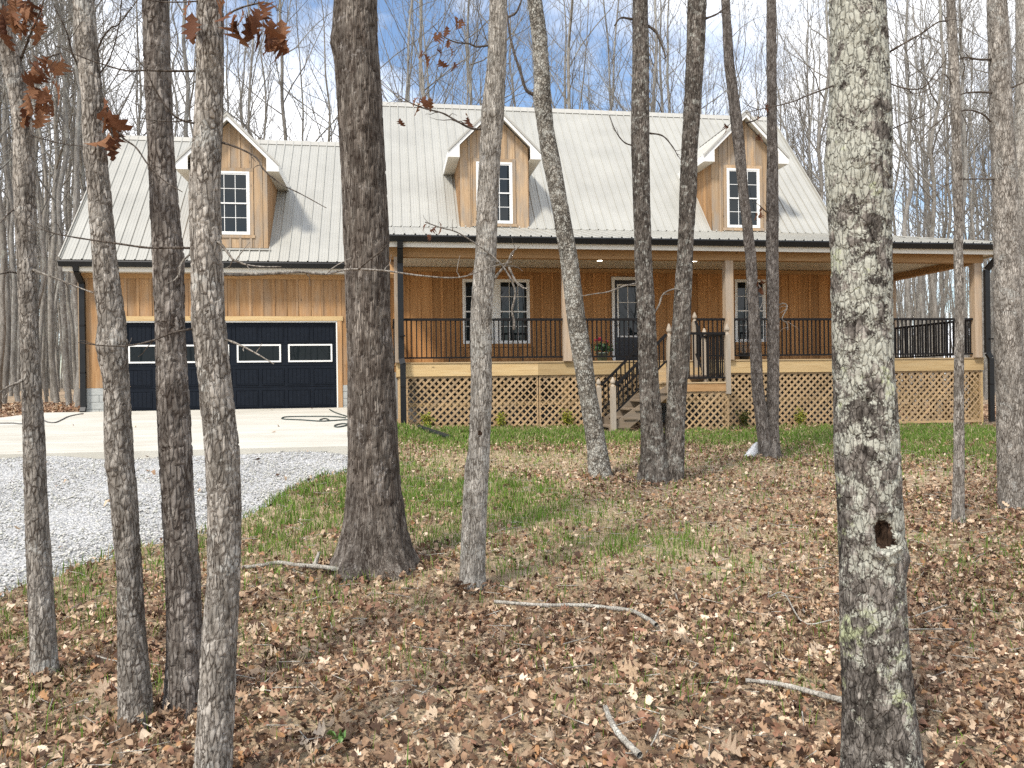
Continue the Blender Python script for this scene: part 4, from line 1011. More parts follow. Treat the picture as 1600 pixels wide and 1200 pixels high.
# where grass or bare straw shows: ellipses on the ground (centre pixel, half extents in metres, strength)
def spot(px, py, rx, ry, s):
    p = at_ground(px, py); return (p[0], p[1], rx, ry, s)
GRASS = [spot(300, 858, 0.5, 0.5, 0.8), spot(200, 885, 0.5, 0.4, 0.7), spot(110, 935, 0.5, 0.4, 0.7), spot(760, 800, 1.0, 1.2, 0.8), spot(590, 760, 0.7, 1.5, 0.8), spot(960, 860, 0.5, 0.5, 0.9), spot(1050, 850, 0.35, 0.5, 0.8), spot(830, 880, 0.6, 0.5, 0.5), spot(550, 850, 0.5, 0.6, 0.5), spot(1120, 900, 0.6, 0.5, 0.3), spot(1200, 1010, 0.5, 0.3, 0.25), spot(640, 1040, 0.5, 0.25, 0.25), spot(470, 960, 0.6, 0.4, 0.4), spot(120, 1100, 0.6, 0.35, 0.35), spot(1480, 870, 0.9, 0.9, 0.25), spot(1060, 1090, 0.5, 0.2, 0.3), spot(470, 800, 0.75, 1.3, 1.0), spot(440, 850, 0.5, 0.6, 0.8), spot(530, 770, 0.5, 1.2, 0.9), spot(345, 835, 0.35, 0.5, 0.9), spot(690, 775, 0.75, 1.1, 1.0), spot(790, 770, 0.6, 0.9, 0.9), spot(700, 840, 0.35, 0.5, 0.8), spot(640, 800, 0.4, 1.0, 0.6),
         spot(960, 852, 0.28, 0.32, 0.9), spot(1045, 860, 0.2, 0.4, 0.8), spot(880, 860, 0.3, 0.4, 0.55), spot(720, 683, 2.6, 1.5, 0.95), spot(900, 682, 1.9, 1.3, 0.9), spot(1010, 678, 1.2, 1.0, 0.8), spot(1150, 690, 2.0, 0.8, 0.65), spot(1260, 683, 2.2, 1.2, 0.8), spot(1460, 683, 2.4, 1.8, 1.0), spot(1560, 680, 1.6, 2.0, 0.9), spot(1450, 705, 2.0, 1.2, 0.6),
         spot(100, 920, 0.4, 0.35, 0.8), spot(35, 955, 0.4, 0.3, 0.6), spot(30, 1010, 0.3, 0.25, 0.6), spot(60, 1150, 0.5, 0.3, 0.35), spot(150, 990, 0.4, 0.3, 0.5), spot(520, 930, 0.5, 0.45, 0.35), spot(440, 1000, 0.5, 0.3, 0.3),
         spot(1090, 975, 0.07, 0.07, 0.9), spot(1150, 970, 0.08, 0.07, 0.9), spot(1255, 1075, 0.12, 0.08, 0.8), spot(985, 1065, 0.22, 0.1, 0.4), spot(1020, 1100, 0.3, 0.12, 0.35), spot(1560, 950, 0.4, 0.5, 0.25), spot(250, 880, 0.5, 0.4, 0.5), spot(400, 905, 0.6, 0.3, 0.4), spot(840, 905, 0.4, 0.4, 0.3), spot(20, 645, 4, 1.5, 0.5)]
STRAW = [spot(780, 722, 2.0, 0.9, 1.0), spot(930, 805, 1.5, 0.45, 0.75), spot(1100, 835, 1.3, 0.4, 0.7), spot(680, 735, 0.9, 0.5, 0.8), spot(720, 905, 0.6, 0.3, 0.75), spot(1000, 830, 2.2, 0.6, 0.5), spot(1160, 880, 1.2, 0.6, 0.35), spot(780, 940, 0.7, 0.25, 0.5), spot(1130, 800, 1.5, 0.8, 0.4), spot(760, 718, 1.5, 0.75, 1.0), spot(860, 728, 0.9, 0.6, 0.8), spot(950, 790, 0.9, 0.4, 0.6), spot(870, 830, 0.6, 0.35, 0.55), spot(1060, 820, 1.2, 0.5, 0.55), spot(700, 925, 0.45, 0.25, 0.6), spot(620, 905, 0.35, 0.2, 0.5), spot(1140, 730, 1.5, 0.6, 0.4), spot(1210, 760, 1.0, 0.6, 0.35), spot(980, 905, 0.35, 0.2, 0.4)]
def field(L, X, Y):
    out = np.zeros_like(X)
    for cx, cy, rx, ry, s in L:
        d = ((X - cx) / rx) ** 2 + ((Y - cy) / ry) ** 2; out = np.maximum(out, s * np.clip(1.25 * np.exp(-d * 1.05) + 0.0, 0, 1))
    return out
def blotch(X, Y):
    return 0.5 + 0.25 * np.sin(X * 5.3 + 1.7 * np.sin(Y * 3.1)) + 0.25 * np.sin(Y * 6.1 + 2.1 * np.sin(X * 2.7))
def floor_points(y0, y1, per_m2, rng):
    n = int((0.75 * (y1 ** 2 - y0 ** 2) + 2.4 * (y1 - y0)) * per_m2 * 1.05)
    Y = np.sqrt(rng.uniform(y0 * y0, y1 * y1, n)); X = Y * math.tan(YAW) + rng.uniform(-1, 1, n) * (0.70 * Y + 0.6)
    ok = ~in_gravel(X, Y, -0.02) & ~in_slab(X, Y, 0.03) & ~((X > 0.1) & (Y > YP)) & ~((X > 4.5) & (X < 7.2) & (Y > 16.2))
    return X[ok], Y[ok]
lv, lf, lt, k0 = [], [], [], 0
for (ya, yb, dens, T, smin, smax, tilt) in ((2.2, 5.2, 310, NEAR_LEAF, 0.028, 0.062, 0.32), (2.2, 5.2, 290, NEAR_LEAF2, 0.024, 0.056, 0.36), (2.2, 5.2, 1250, FAR_LEAF, 0.010, 0.034, 0.45), (5.2, 8.5, 110, NEAR_LEAF, 0.03, 0.066, 0.36), (5.2, 8.5, 110, NEAR_LEAF2, 0.03, 0.06, 0.36), (5.2, 8.5, 820, FAR_LEAF, 0.018, 0.048, 0.42), (8.5, 17.5, 390, FAR_LEAF, 0.026, 0.060, 0.42)):
    X, Y = floor_points(ya, yb, dens, RNG)
    d = 1.0 - 0.85 * field(GRASS, X, Y) - 0.97 * field(STRAW, X, Y); mn = 0.78 - 0.44 * sstep(4.5, 6.5, Y); d = np.clip(d, 0.07, 1) * (mn + (1 - mn) * sstep(0.25, 0.6, blotch(X * 0.45 + 0.4 * np.sin(Y), Y * 0.5) * 0.6 + 0.4 * blotch(X, Y)))
    ok = RNG.random(len(X)) < d; X, Y = X[ok], Y[ok]; n = len(X)
    Z = ground_z(X, Y) + RNG.uniform(0.004, 0.05, n)
    V, Fq, kv = scatter_leaves(T, X, Y, Z, RNG.uniform(smin, smax, n), tilt, RNG)
    lv.append(V); lf.append(Fq + k0); lt.append(np.repeat(leaf_tint(n, RNG), kv, 0)); k0 += len(V)
for (xa, xb, ya, yb, cnt) in ((-17.0, -7.4, 19.5, 32.0, 9000), (15.2, 25.0, 15.0, 30.0, 7000), (-13.5, -8.4, 17.0, 20.5, 1200)):
    X, Y = RNG.uniform(xa, xb, cnt), RNG.uniform(ya, yb, cnt); ok = ~in_slab(X, Y, 0.05); X, Y = X[ok], Y[ok]; n = len(X)
    V, Fq, kv = scatter_leaves(FAR_LEAF, X, Y, ground_z(X, Y) + RNG.uniform(0.01, 0.05, n), RNG.uniform(0.06, 0.12, n), 0.45, RNG)
    lv.append(V); lf.append(Fq + k0); lt.append(np.repeat(leaf_tint(n, RNG), kv, 0)); k0 += len(V)
n = 34000; Y = RNG.uniform(1.8, 17.2, n); e_ = RNG.uniform(0.0, 4.0, n); X = Y * math.tan(YAW) + np.where(RNG.random(n) < 0.4, -1, 1) * (0.70 * Y + 0.55 + e_)     # the litter goes on beside the view
ok = ~in_gravel(X, Y, -0.02) & ~in_slab(X, Y, 0.03) & ~((X > 0.1) & (X < 14.5) & (Y > YP)) & (RNG.random(n) < 1.05 - 0.12 * e_); X, Y = X[ok], Y[ok]; n = len(X)
V, Fq, kv = scatter_leaves(FAR_LEAF, X, Y, ground_z(X, Y) + RNG.uniform(0.004, 0.05, n), RNG.uniform(0.035, 0.075, n), 0.42, RNG)
lv.append(V); lf.append(Fq + k0); lt.append(np.repeat(leaf_tint(n, RNG), kv, 0)); k0 += len(V)
# a few stray leaves blown onto the drive and the apron
X = np.concatenate([RNG.uniform(-8, -0.6, 18), RNG.uniform(-9, 0.0, 110)]); Y = np.concatenate([RNG.uniform(SLAB_Y0 + 0.1, SLAB_Y1, 18), RNG.uniform(6.0, SLAB_Y0 - 0.05, 110)])
ok = in_slab(X, Y, -0.05) | in_gravel(X, Y, 0.05); X, Y = X[ok], Y[ok]; n = len(X); Z = np.where(in_slab(X, Y, -0.02), slab_z(Y) + 0.012, ground_z(X, Y) + 0.035)
V, Fq, kv = scatter_leaves(FAR_LEAF, X, Y, Z, RNG.uniform(0.05, 0.09, n), 0.15, RNG); lv.append(V); lf.append(Fq + k0); lt.append(np.repeat(leaf_tint(n, RNG), kv, 0)); k0 += len(V)
litter = link('leaf_litter', np_mesh('leaf_litter', np.vstack(lv), np.vstack(lf), M['litter'], True, {'tint': ('FLOAT_COLOR', np.vstack(lt))}))
tag(litter, 'brown dead oak leaves covering the ground among the trees', 'leaf litter', kind='stuff')
# the nearest fallen leaves, each on its own
LEAF_ME = []
for k in range(8):
    V, Fq = LOBED; P = bent(V, np.array([random.uniform(-0.9, 0.9)]), np.array([random.uniform(-1.6, 2.0)]), np.array([random.uniform(-1.2, 1.2)]))[0]
    LEAF_ME.append((np_mesh('leaf', P - np.array([0.5, 0, 0]), Fq, M['ground_leaf'], True), np_mesh('leaf', P, Fq, M['dead_leaf'], True)))
rr = np.random.default_rng(5); placed = 0
while placed < 280:
    X, Y = floor_points(2.45, 4.6, 1.0, rr)
    for x, y in zip(X, Y):
        if placed >= 280: break
        o = bpy.data.objects.new('leaf', LEAF_ME[placed % 8][0]); COL.objects.link(o); o.parent = ground
        o.location = (x, y, float(ground_z(x, y)) + rr.uniform(0.025, 0.05)); s = rr.uniform(0.055, 0.095); o.scale = (s, s * rr.uniform(0.85, 1.15), s)
        o.rotation_euler = (rr.normal(0, 0.25), rr.normal(0, 0.25), rr.uniform(0, 6.28)); placed += 1

# grass blades
def blades(X, Y, h, w, rng, pal, lean=0.35):
    n = len(X); Z = ground_z(X, Y) - 0.005; a = rng.uniform(0, 6.283, n); ln = rng.normal(0, lean, n) * h; la = rng.uniform(0, 6.283, n)
    dx, dy = np.cos(a) * w / 2, np.sin(a) * w / 2; ox, oy = np.cos(la) * ln, np.sin(la) * ln
    P = np.stack([np.stack([X - dx, Y - dy, Z], -1), np.stack([X + dx, Y + dy, Z], -1),
                  np.stack([X + dx * 0.8 + ox * 0.35, Y + dy * 0.8 + oy * 0.35, Z + h * 0.6], -1), np.stack([X - dx * 0.8 + ox * 0.35, Y - dy * 0.8 + oy * 0.35, Z + h * 0.6], -1),
                  np.stack([X + ox, Y + oy, Z + h * 0.98], -1)], 1)
    Fq = np.array([(0, 1, 2), (0, 2, 3), (3, 2, 4)])[None] + (np.arange(n) * 5)[:, None, None]
    c = pal[rng.integers(0, len(pal), n)] * rng.uniform(0.75, 1.25, (n, 1))
    return P.reshape(-1, 3), Fq.reshape(-1, 3), np.repeat(np.hstack([c, np.ones((n, 1))]), 5, 0)
GPAL = np.array([(0.080, 0.165, 0.022), (0.11, 0.215, 0.028), (0.145, 0.25, 0.036), (0.17, 0.27, 0.045), (0.20, 0.28, 0.06), (0.125, 0.225, 0.03), (0.34, 0.31, 0.16), (0.40, 0.34, 0.19)])
SPAL = np.array([(0.52, 0.42, 0.25), (0.60, 0.50, 0.32), (0.44, 0.35, 0.2), (0.66, 0.58, 0.40)])
gX, gY = floor_points(2.3, 17.6, 1750, RNG)
gf = field(GRASS, gX, gY) * np.where(gY > 13.5, 1.0, 0.85) * (0.3 + 0.7 * sstep(0.3, 0.55, blotch(gX * 2.1, gY * 2.1) * 0.5 + 0.5 * blotch(gX * 5.3 + 2, gY * 4.7))) + 0.045
ok = RNG.random(len(gX)) < gf; gX, gY = gX[ok], gY[ok]; n = len(gX)
V, Fq, tt_ = blades(gX, gY, RNG.uniform(0.03, 0.10, n) * (0.55 + 1.1 * blotch(gX * 2.1, gY * 2.1)), np.maximum(0.005, 0.0011 * gY), RNG, GPAL, 0.45)
grass = link('grass', np_mesh('grass', V, Fq, M['grass'], False, {'tint': ('FLOAT_COLOR', tt_)}))
tag(grass, 'patchy green grass between the fallen leaves', 'grass', kind='stuff')
sX, sY = floor_points(3.0, 16.0, 1100, RNG)
sf_ = field(STRAW, sX, sY) + 0.06
ok = RNG.random(len(sX)) < sf_; sX, sY = sX[ok], sY[ok]; n = len(sX)
V, Fq, tt_ = blades(sX, sY, RNG.uniform(0.006, 0.03, n), np.maximum(0.006, 0.0011 * sY), RNG, SPAL, 4.0)
straw = link('straw', np_mesh('straw', V, Fq, M['grass'], False, {'tint': ('FLOAT_COLOR', tt_)}))
tag(straw, 'pale dry straw strewn in bare patches of the yard', 'straw', kind='stuff')

tX, tY = floor_points(2.4, 12.0, 16, RNG); n = len(tX); ta = RNG.uniform(0, 6.283, n); tl = RNG.uniform(0.03, 0.16, n); tz = ground_z(tX, tY) + RNG.uniform(0.03, 0.06, n)
tx2, ty2 = tX + np.cos(ta) * tl, tY + np.sin(ta) * tl
tw_ = np.stack([tX, tY, tz, tx2, ty2, ground_z(tx2, ty2) + RNG.uniform(0.03, 0.06, n), np.full(n, 0.0028), np.full(n, 0.0016)], -1)
twd = link('twig_debris', seg_mesh('twig_debris', tw_, M['stick'], 4)); tag(twd, 'small dry twigs strewn among the fallen leaves', 'twigs', kind='stuff')

# ------------------------------------------------------------------ bark and trunks
_HT = np.random.default_rng(3).random((64, 64, 4))
def hash2(i, j, ch): return _HT[np.mod(i * 7 + j * 13 + ((i * j) % 17), 64).astype(int), np.mod(j * 5 + i * 3, 64).astype(int), ch]
def vnoise(u, v, pu):
    i0 = np.floor(u); j0 = np.floor(v); fu, fv = u - i0, v - j0; fu = fu * fu * (3 - 2 * fu); fv = fv * fv * (3 - 2 * fv)
    h = lambda a, b: hash2(np.mod(a, pu), b + 100, 0)
    return (h(i0, j0) * (1 - fu) + h(i0 + 1, j0) * fu) * (1 - fv) + (h(i0, j0 + 1) * (1 - fu) + h(i0 + 1, j0 + 1) * fu) * fv
def worley(u, v, pu):
    i0 = np.floor(u); j0 = np.floor(v); F1 = np.full(u.shape, 9.0); F2 = np.full(u.shape, 9.0); idc = np.zeros(u.shape)
    for di in (-1, 0, 1):
        for dj in (-1, 0, 1):
            i, j = i0 + di, j0 + dj; iw = np.mod(i, pu)
            cx = i + 0.12 + 0.76 * hash2(iw, j + 200, 1); cy = j + 0.05 + 0.9 * hash2(iw, j + 200, 2)
            d = np.sqrt((u - cx) ** 2 + (v - cy) ** 2); r = hash2(iw, j + 200, 3)
            nearer = d < F1; F2 = np.where(nearer, F1, np.minimum(F2, d)); idc = np.where(nearer, r, idc); F1 = np.where(nearer, d, F1)
    return F1, F2, idc
def trunk_mesh(name, Z, C, R, mat, cw, ch, relief, nu, dense_top, dv, flare=None, seed=0, knots=()):
    """Z heights with centres C (x, y) and radii R; bark plates cw wide and ch tall cut relief deep.
    knots: (z, angle, size, depth) lumps (+) or hollows (-)"""
    zt = Z[-1]; za = np.arange(Z[0], min(dense_top, zt), dv); zb = np.arange(za[-1] + dv, zt, 0.12)
    zz = np.concatenate([za, zb, [zt]])
    cx, cy, r = np.interp(zz, Z, C[:, 0]), np.interp(zz, Z, C[:, 1]), np.interp(zz, Z, R)
    ker = max(3, int(0.05 / dv)) | 1; kk = np.hanning(ker + 2)[1:-1]; kk /= kk.sum()
    def sm(a):
        m = len(za); p = np.pad(a[:m], ker // 2, mode='edge'); a = a.copy(); a[:m] = np.convolve(p, kk, 'valid')[:m]; return a
    cx, cy, r = sm(cx), sm(cy), sm(r)
    th = np.linspace(0, 2 * np.pi, nu, endpoint=False); TH, ZZ = np.meshgrid(th, zz); RR = np.repeat(r[:, None], nu, 1)
    circ = 2 * np.pi * float(np.median(r)); pu = max(4, int(round(circ / cw)))
    u = TH / (2 * np.pi) * pu; v = ZZ / ch + seed * 9.7
    warp = vnoise(u * 1.0, v * 2.1, pu) - 0.5; warp2 = vnoise(u + 3, v * 0.9 + 40, pu) - 0.5
    F1, F2, idc = worley(u + 0.55 * warp2 * 1.3, v + 0.5 * warp + 0.5 * np.mod(np.floor(u), 2), pu)
    plate = sstep(0.02, 0.20, F2 - F1) * (0.62 + 0.38 * idc)
    fine = vnoise(u * 3, v * 5, pu * 3) * 0.5 + vnoise(u * 6, v * 11, pu * 6) * 0.3
    big = vnoise(u * 0.0 + TH / (2 * np.pi) * 5, ZZ * 3.0 + seed, 5) - 0.5
    fade = 1.0
    disp = relief * (plate - 0.55 + 0.3 * (fine - 0.4)) * fade + 0.07 * RR * big
    if flare is not None:
        z0, hh, amt, lobes = flare
        f = np.exp(-np.clip(ZZ - z0, 0, None) / hh); disp = disp + RR * f * (amt * (0.55 + 0.45 * np.cos(lobes * TH + seed) + 0.25 * np.cos((lobes + 2) * TH + 1.7 * seed)))
    rot = np.zeros(TH.shape, bool)
    for kz, ka, ks, kd in knots:
        da = np.angle(np.exp(1j * (TH - ka))) * RR; q = np.sqrt(da ** 2 + ((ZZ - kz) / (1.0 if kd > 0 else 1.35)) ** 2) / ks * (1 + 0.55 * (vnoise(u * 2 + 5, v * 3, pu * 2) - 0.5))
        disp = disp + kd * np.exp(-q ** 2 * 1.2)
        if kd < 0: rot |= q < 1.0
        if kd < 0: disp = disp - kd * 0.26 * np.exp(-((q - 1.3) / 0.5) ** 2) * (0.4 + 1.2 * (np.sin(TH * 0 + (ZZ - kz) / ks * -1.2) > -0.3))
    RD = RR + disp
    V = np.stack([cx[:, None] + RD * np.cos(TH), cy[:, None] + RD * np.sin(TH), ZZ], -1)
    m = len(zz); i = np.arange(m - 1)[:, None] * nu; j = np.arange(nu)[None]; j2 = (j + 1) % nu
    Fq = np.stack([i + j, i + j2, i + nu + j2, i + nu + j], -1).reshape(-1, 4)
    return np_mesh(name, V.reshape(-1, 3), Fq, mat, True, {'plate': ('FLOAT', idc.ravel())}, (M['rotten'], rot.ravel()[Fq[:, 0]]) if rot.any() else None)

B_GREY = mat_bark('grey_brown_bark', [(0.16, 0.142, 0.12), (0.27, 0.245, 0.212), (0.42, 0.39, 0.345)], 0.22, (0.47, 0.46, 0.42), 0.3, 30, 6, inner_shade=(0.060, 0.045, 0.034), crack=62)
B_DARK = mat_bark('dark_ridged_bark', [(0.11, 0.093, 0.08), (0.19, 0.168, 0.146), (0.31, 0.28, 0.25)], 0.16, (0.40, 0.37, 0.33), 0.25, 32, 7, inner_shade=(0.040, 0.028, 0.022), crack=52, cstretch=0.22, cwid=0.2)
B_OAK = mat_bark('dark_oak_bark', [(0.085, 0.070, 0.057), (0.15, 0.127, 0.106), (0.27, 0.24, 0.205)], 0.19, (0.36, 0.33, 0.30), 0.16, 26, 6, inner_shade=(0.030, 0.020, 0.015), crack=64, cstretch=0.10, cwid=0.22)
B_PALE = mat_bark('pale_grey_bark', [(0.22, 0.197, 0.165), (0.35, 0.322, 0.278), (0.50, 0.468, 0.41)], 0.3, (0.54, 0.52, 0.46), 0.3, 30, 6, inner_shade=(0.085, 0.068, 0.052), crack=62, cstretch=0.2, cwid=0.15)
B_LICH = mat_bark('lichen_spotted_bark', [(0.035, 0.030, 0.026), (0.12, 0.106, 0.092), (0.27, 0.245, 0.215)], 0.27, (0.52, 0.52, 0.44), 0.5, 34, 15.0, (0.42, 0.45, 0.27), inner_shade=(0.030, 0.022, 0.017), crack=58, cstretch=0.36, cwid=0.11, imax=0.34, lz=(-0.6, 1.2, 0.14))
B_SPOT = mat_bark('spotted_dark_bark', [(0.065, 0.056, 0.048), (0.14, 0.12, 0.10), (0.24, 0.215, 0.185)], 0.30, (0.50, 0.49, 0.43), 0.35, 30, 14, inner_shade=(0.030, 0.023, 0.018), crack=46, cstretch=0.2, cwid=0.2)
B_FLAKE = mat_bark('flaky_pale_bark', [(0.09, 0.08, 0.066), (0.20, 0.18, 0.15), (0.36, 0.335, 0.285)], 0.42, (0.55, 0.54, 0.48), 0.6, 30, 16, inner_shade=(0.045, 0.036, 0.028), crack=34, cstretch=0.7, cwid=0.16)

# branch structures used for crowns and for the forest
def gen_branches(rng, H, r0, first=0.32, nb=24, subs=6, twigs=4, spread=0.42, leader=True):
    S = []; tr_ = []
    n = 16; ts = np.linspace(0, 1, n); wob = np.cumsum(rng.normal(0, 0.085 * H / 16, (n, 2)), 0) + np.outer(ts, rng.normal(0, 0.5, 2))
    T = np.hstack([wob - wob[0], (ts * H)[:, None]]); R = r0 * np.clip(1 - ts, 0.03, 1) ** 0.75
    def path(p, d, L, r, k, up=0.10, jit=0.14):
        pts = [p]; st = L / k
        for i in range(k):
            d = d + rng.normal(0, jit, 3); d[2] += up; d = d / np.linalg.norm(d); q = pts[-1] + d * st; pts.append(q)
        rr_ = r * np.linspace(1, 0.25, k + 1)
        for i in range(k): S.append([*pts[i], *pts[i + 1], rr_[i], rr_[i + 1]])
        return pts, rr_, d
    for b in range(nb):
        t = first + (0.98 - first) * (b + rng.random()) / nb
        p = np.array([np.interp(t, ts, T[:, 0]), np.interp(t, ts, T[:, 1]), t * H]); rt = np.interp(t, ts, R)
        az = rng.uniform(0, 6.283); el = rng.uniform(0.45, 1.15); d = np.array([math.cos(az) * math.cos(el), math.sin(az) * math.cos(el), math.sin(el)])
        L = (1 - t) * H * spread * rng.uniform(0.6, 1.15) + 0.9
        pts, rr_, dd = path(p, d, L, max(0.012, rt * rng.uniform(0.35, 0.62)), 6)
        for s in range(subs):
            i = rng.integers(1, 7); q = pts[i]; d2 = pts[i] - pts[i - 1]; d2 = d2 / np.linalg.norm(d2) + rng.normal(0, 0.55, 3); d2[2] += 0.25; d2 /= np.linalg.norm(d2)
            pts2, r2, _ = path(q, d2, L * rng.uniform(0.25, 0.55), max(0.007, rr_[i] * 0.6), 4)
            for w in range(twigs):
                j = rng.integers(1, 5); d3 = pts2[j] - pts2[j - 1]; d3 = d3 / np.linalg.norm(d3) + rng.normal(0, 0.6, 3); d3[2] += 0.2; d3 /= np.linalg.norm(d3)
                path(pts2[j], d3, L * rng.uniform(0.10, 0.26) + 0.15, 0.0065, 2)
    return T, R, np.array(S)
crng = np.random.default_rng(21)
CROWNS = []
for k in range(4):
    T, R, S = gen_branches(crng, 7.0, 0.07, 0.05, 10, 3, 1, 0.55)
    V1, F1_ = tube_arrays(T, R, 6)
    CROWNS.append((T, R, S))
def crown_mesh(k, mat, r):
    T, R, S = CROWNS[k % 4]; S = S.copy(); R = R * r / 0.07
    q = np.hstack([T[:-1], T[1:], R[:-1, None], R[1:, None]]); return seg_mesh('crown', np.vstack([q, S]), mat, 4)

TREES = {}
def tree(name, label, rows, base_px, mat, style, cat='tree', nu=48, height=13.0, knots_px=(), stems=None, flare=None, group=None, seed=0, root=None):
    """rows: (pixel y, left, right) read down the trunk; turned into a trunk standing at its own distance"""
    b = at_ground(*base_px) if root is None else root
    Y = b[1]; zg = float(ground_z(b[0], b[1]))
    if stems is None: stems = [rows]
    t = empty(name, (b[0], Y, zg)); tag(t, label, cat, group)
    info = []
    for si, rws in enumerate(stems):
        rws = sorted(rws, key=lambda q: -q[0]); Zs, Cs, Rs = [], [], []
        for (py, l_, r_) in rws:
            p = atY(0.5 * (l_ + r_), py, Y); Zs.append(p[2]); Cs.append((p[0], Y)); Rs.append(0.5 * (r_ - l_) * depth(p) / F_PX)
        Zs, Cs, Rs = np.array(Zs), np.array(Cs), np.array(Rs)
        order = np.argsort(Zs); Zs, Cs, Rs = Zs[order], Cs[order], Rs[order]
        low = zg - 0.15
        if Zs[0] > low: Zs = np.insert(Zs, 0, low); Cs = np.vstack([Cs[:1] , Cs]); Rs = np.insert(Rs, 0, Rs[0] * 1.05)
        ztop = Zs[-1]; lean = (Cs[-1] - Cs[max(0, len(Cs) - 4)]) / max(0.2, ztop - Zs[max(0, len(Zs) - 4)])
        for k in range(1, 6):
            f = k / 5; z = ztop + (height + zg - ztop) * f; Zs = np.append(Zs, z); Cs = np.vstack([Cs, Cs[-1] + lean * 0.5 * (height + zg - ztop) / 5 + np.array([0, 0.06 * math.sin(k * 2.1 + seed)])]); Rs = np.append(Rs, Rs[-1] * 0.90)
        cw, ch, rel = style
        kn = []
        for (kx, ky, ks, kd) in knots_px:
            p = atY(kx, ky, Y); c = np.interp(p[2], Zs, Cs[:, 0]); r = np.interp(p[2], Zs, Rs)
            if abs(p[0] - c) > r * 1.3: continue
            s_ = np.clip((p[0] - c) / r, -0.98, 0.98); ang = -math.acos(s_); kn.append((p[2], ang, ks, kd))
        scale = Y / 5.0
        dv = 0.0098 * max(0.6, min(2.0, scale)); me = trunk_mesh('trunk', Zs, Cs, Rs, mat, cw, ch, rel, nu, ztop + 0.4, dv, flare=(zg, *flare) if flare else None, seed=seed + si * 3, knots=kn)
        tr_o = link('trunk', me, t)
        cr = link('crown', crown_mesh(seed + si, M['twig'], Rs[-1]), t); cr.location += Vector((Cs[-1][0], Cs[-1][1], Zs[-1] - 0.2)); cr.rotation_euler.z = seed * 1.3
        info.append((Zs, Cs, Rs))
    TREES[name + str(seed)] = t
    return t, Y, info
G1 = 'slim grey trunks at the left of the drive'
RIDGE = (0.030, 0.085, 0.0085)
t1, Y1, _ = tree('hickory_tree', 'slim grey trunk nearest the left edge with brown leaf clusters up high', [(80, 0, 28), (100, 4, 34), (150, 15, 42), (200, 24, 51), (290, 23, 54), (400, 28, 55), (500, 32, 58), (600, 36, 63), (700, 38, 69), (800, 41, 73), (890, 45, 79), (1000, 50, 86), (1060, 53, 90), (20, -20, 12)], (71, 1064), B_GREY, (0.022, 0.06, 0.006), seed=1, flare=(0.10, 0.18, 3))
t2, Y2, _ = tree('hickory_tree', 'slim grey trunk with swollen burl before the left end of garage door', [(0, 116, 146), (75, 119, 152), (150, 129, 159), (225, 131, 163), (300, 139, 171), (400, 146, 180), (450, 149, 187), (500, 156, 194), (540, 152, 197), (570, 158, 198), (600, 164, 200), (700, 166, 207), (730, 168, 209), (800, 176, 215), (890, 184, 220), (1000, 186, 227), (1100, 189, 236), (1140, 189, 238)], (213, 1140), B_GREY, (0.022, 0.055, 0.0065), seed=2, knots_px=((180, 725, 0.035, 0.014), (165, 545, 0.03, 0.012)), flare=(0.10, 0.15, 3))
t3, Y3, _ = tree('hickory_tree', 'darker straight ridged trunk standing between two grey trunks before garage door', [(0, 224, 261), (100, 226, 264), (200, 231, 269), (300, 235, 275), (400, 240, 285), (500, 244, 286), (600, 246, 292), (700, 250, 298), (800, 256, 303), (900, 261, 312), (1000, 262, 316), (1060, 260, 316), (1115, 258, 314)], (286, 1115), B_DARK, (0.026, 0.075, 0.008), seed=3, knots_px=((300, 1005, 0.05, 0.012),), flare=(0.10, 0.12, 3))
t4, Y4, _ = tree('hickory_tree', 'crooked grey trunk with long bare twigs, nearest tree before the garage', [(0, 309, 347), (100, 308, 348), (200, 304, 347), (300, 296, 343), (400, 299, 345), (500, 301, 350), (600, 312, 360), (700, 321, 372), (800, 326, 375), (900, 326, 374), (1000, 317, 370), (1100, 311, 366), (1200, 305, 361)], (332, 1238), B_GREY, (0.024, 0.06, 0.006), nu=64, seed=4, knots_px=((335, 175, 0.03, 0.010), (320, 90, 0.02, 0.006)), flare=(0.1, 0.12, 3))
t5, Y5, _ = tree('oak_tree', 'thick dark oak trunk with flared roots between garage and porch', [(0, 522, 588), (60, 520, 589), (100, 524, 592), (150, 527, 595), (300, 536, 604), (400, 539, 607), (500, 542, 610), (600, 544, 616), (700, 544, 621), (760, 543, 625), (800, 540, 631), (830, 536, 637), (860, 528, 646), (890, 516, 655)], (590, 888), B_OAK, (0.034, 0.15, 0.012), nu=110, seed=5, knots_px=((522, 70, 0.06, 0.02), (565, 205, 0.05, 0.018)), flare=(0.09, 0.22, 5))
t6, Y6, _ = tree('hickory_tree', 'pale grey wavy trunk before the porch window with broken dead branches', [(0, 765, 792), (100, 762, 791), (175, 752, 787), (250, 749, 781), (300, 746, 779), (400, 743, 775), (450, 738, 771), (500, 735, 768), (600, 736, 769), (700, 732, 765), (725, 727, 764), (800, 722, 760), (900, 719, 757), (918, 717, 758)], (738, 920), B_PALE, (0.022, 0.075, 0.0065), seed=6, knots_px=((770, 180, 0.035, 0.014), (747, 678, 0.012, -0.008)), flare=(0.1, 0.18, 3))
t7, Y7, _ = tree('leaning_tree', 'leaning trunk with pale flaky lichen bark before the front door', [(0, 824, 847), (60, 831, 855), (130, 835, 860), (150, 832, 860), (200, 840, 865), (250, 847, 875), (300, 858, 884), (400, 875, 902), (500, 886, 915), (560, 895, 925), (600, 902, 930), (650, 910, 939), (700, 917, 948), (748, 919, 957)], (939, 748), B_FLAKE, (0.035, 0.06, 0.008), seed=7, flare=(0.12, 0.12, 3))
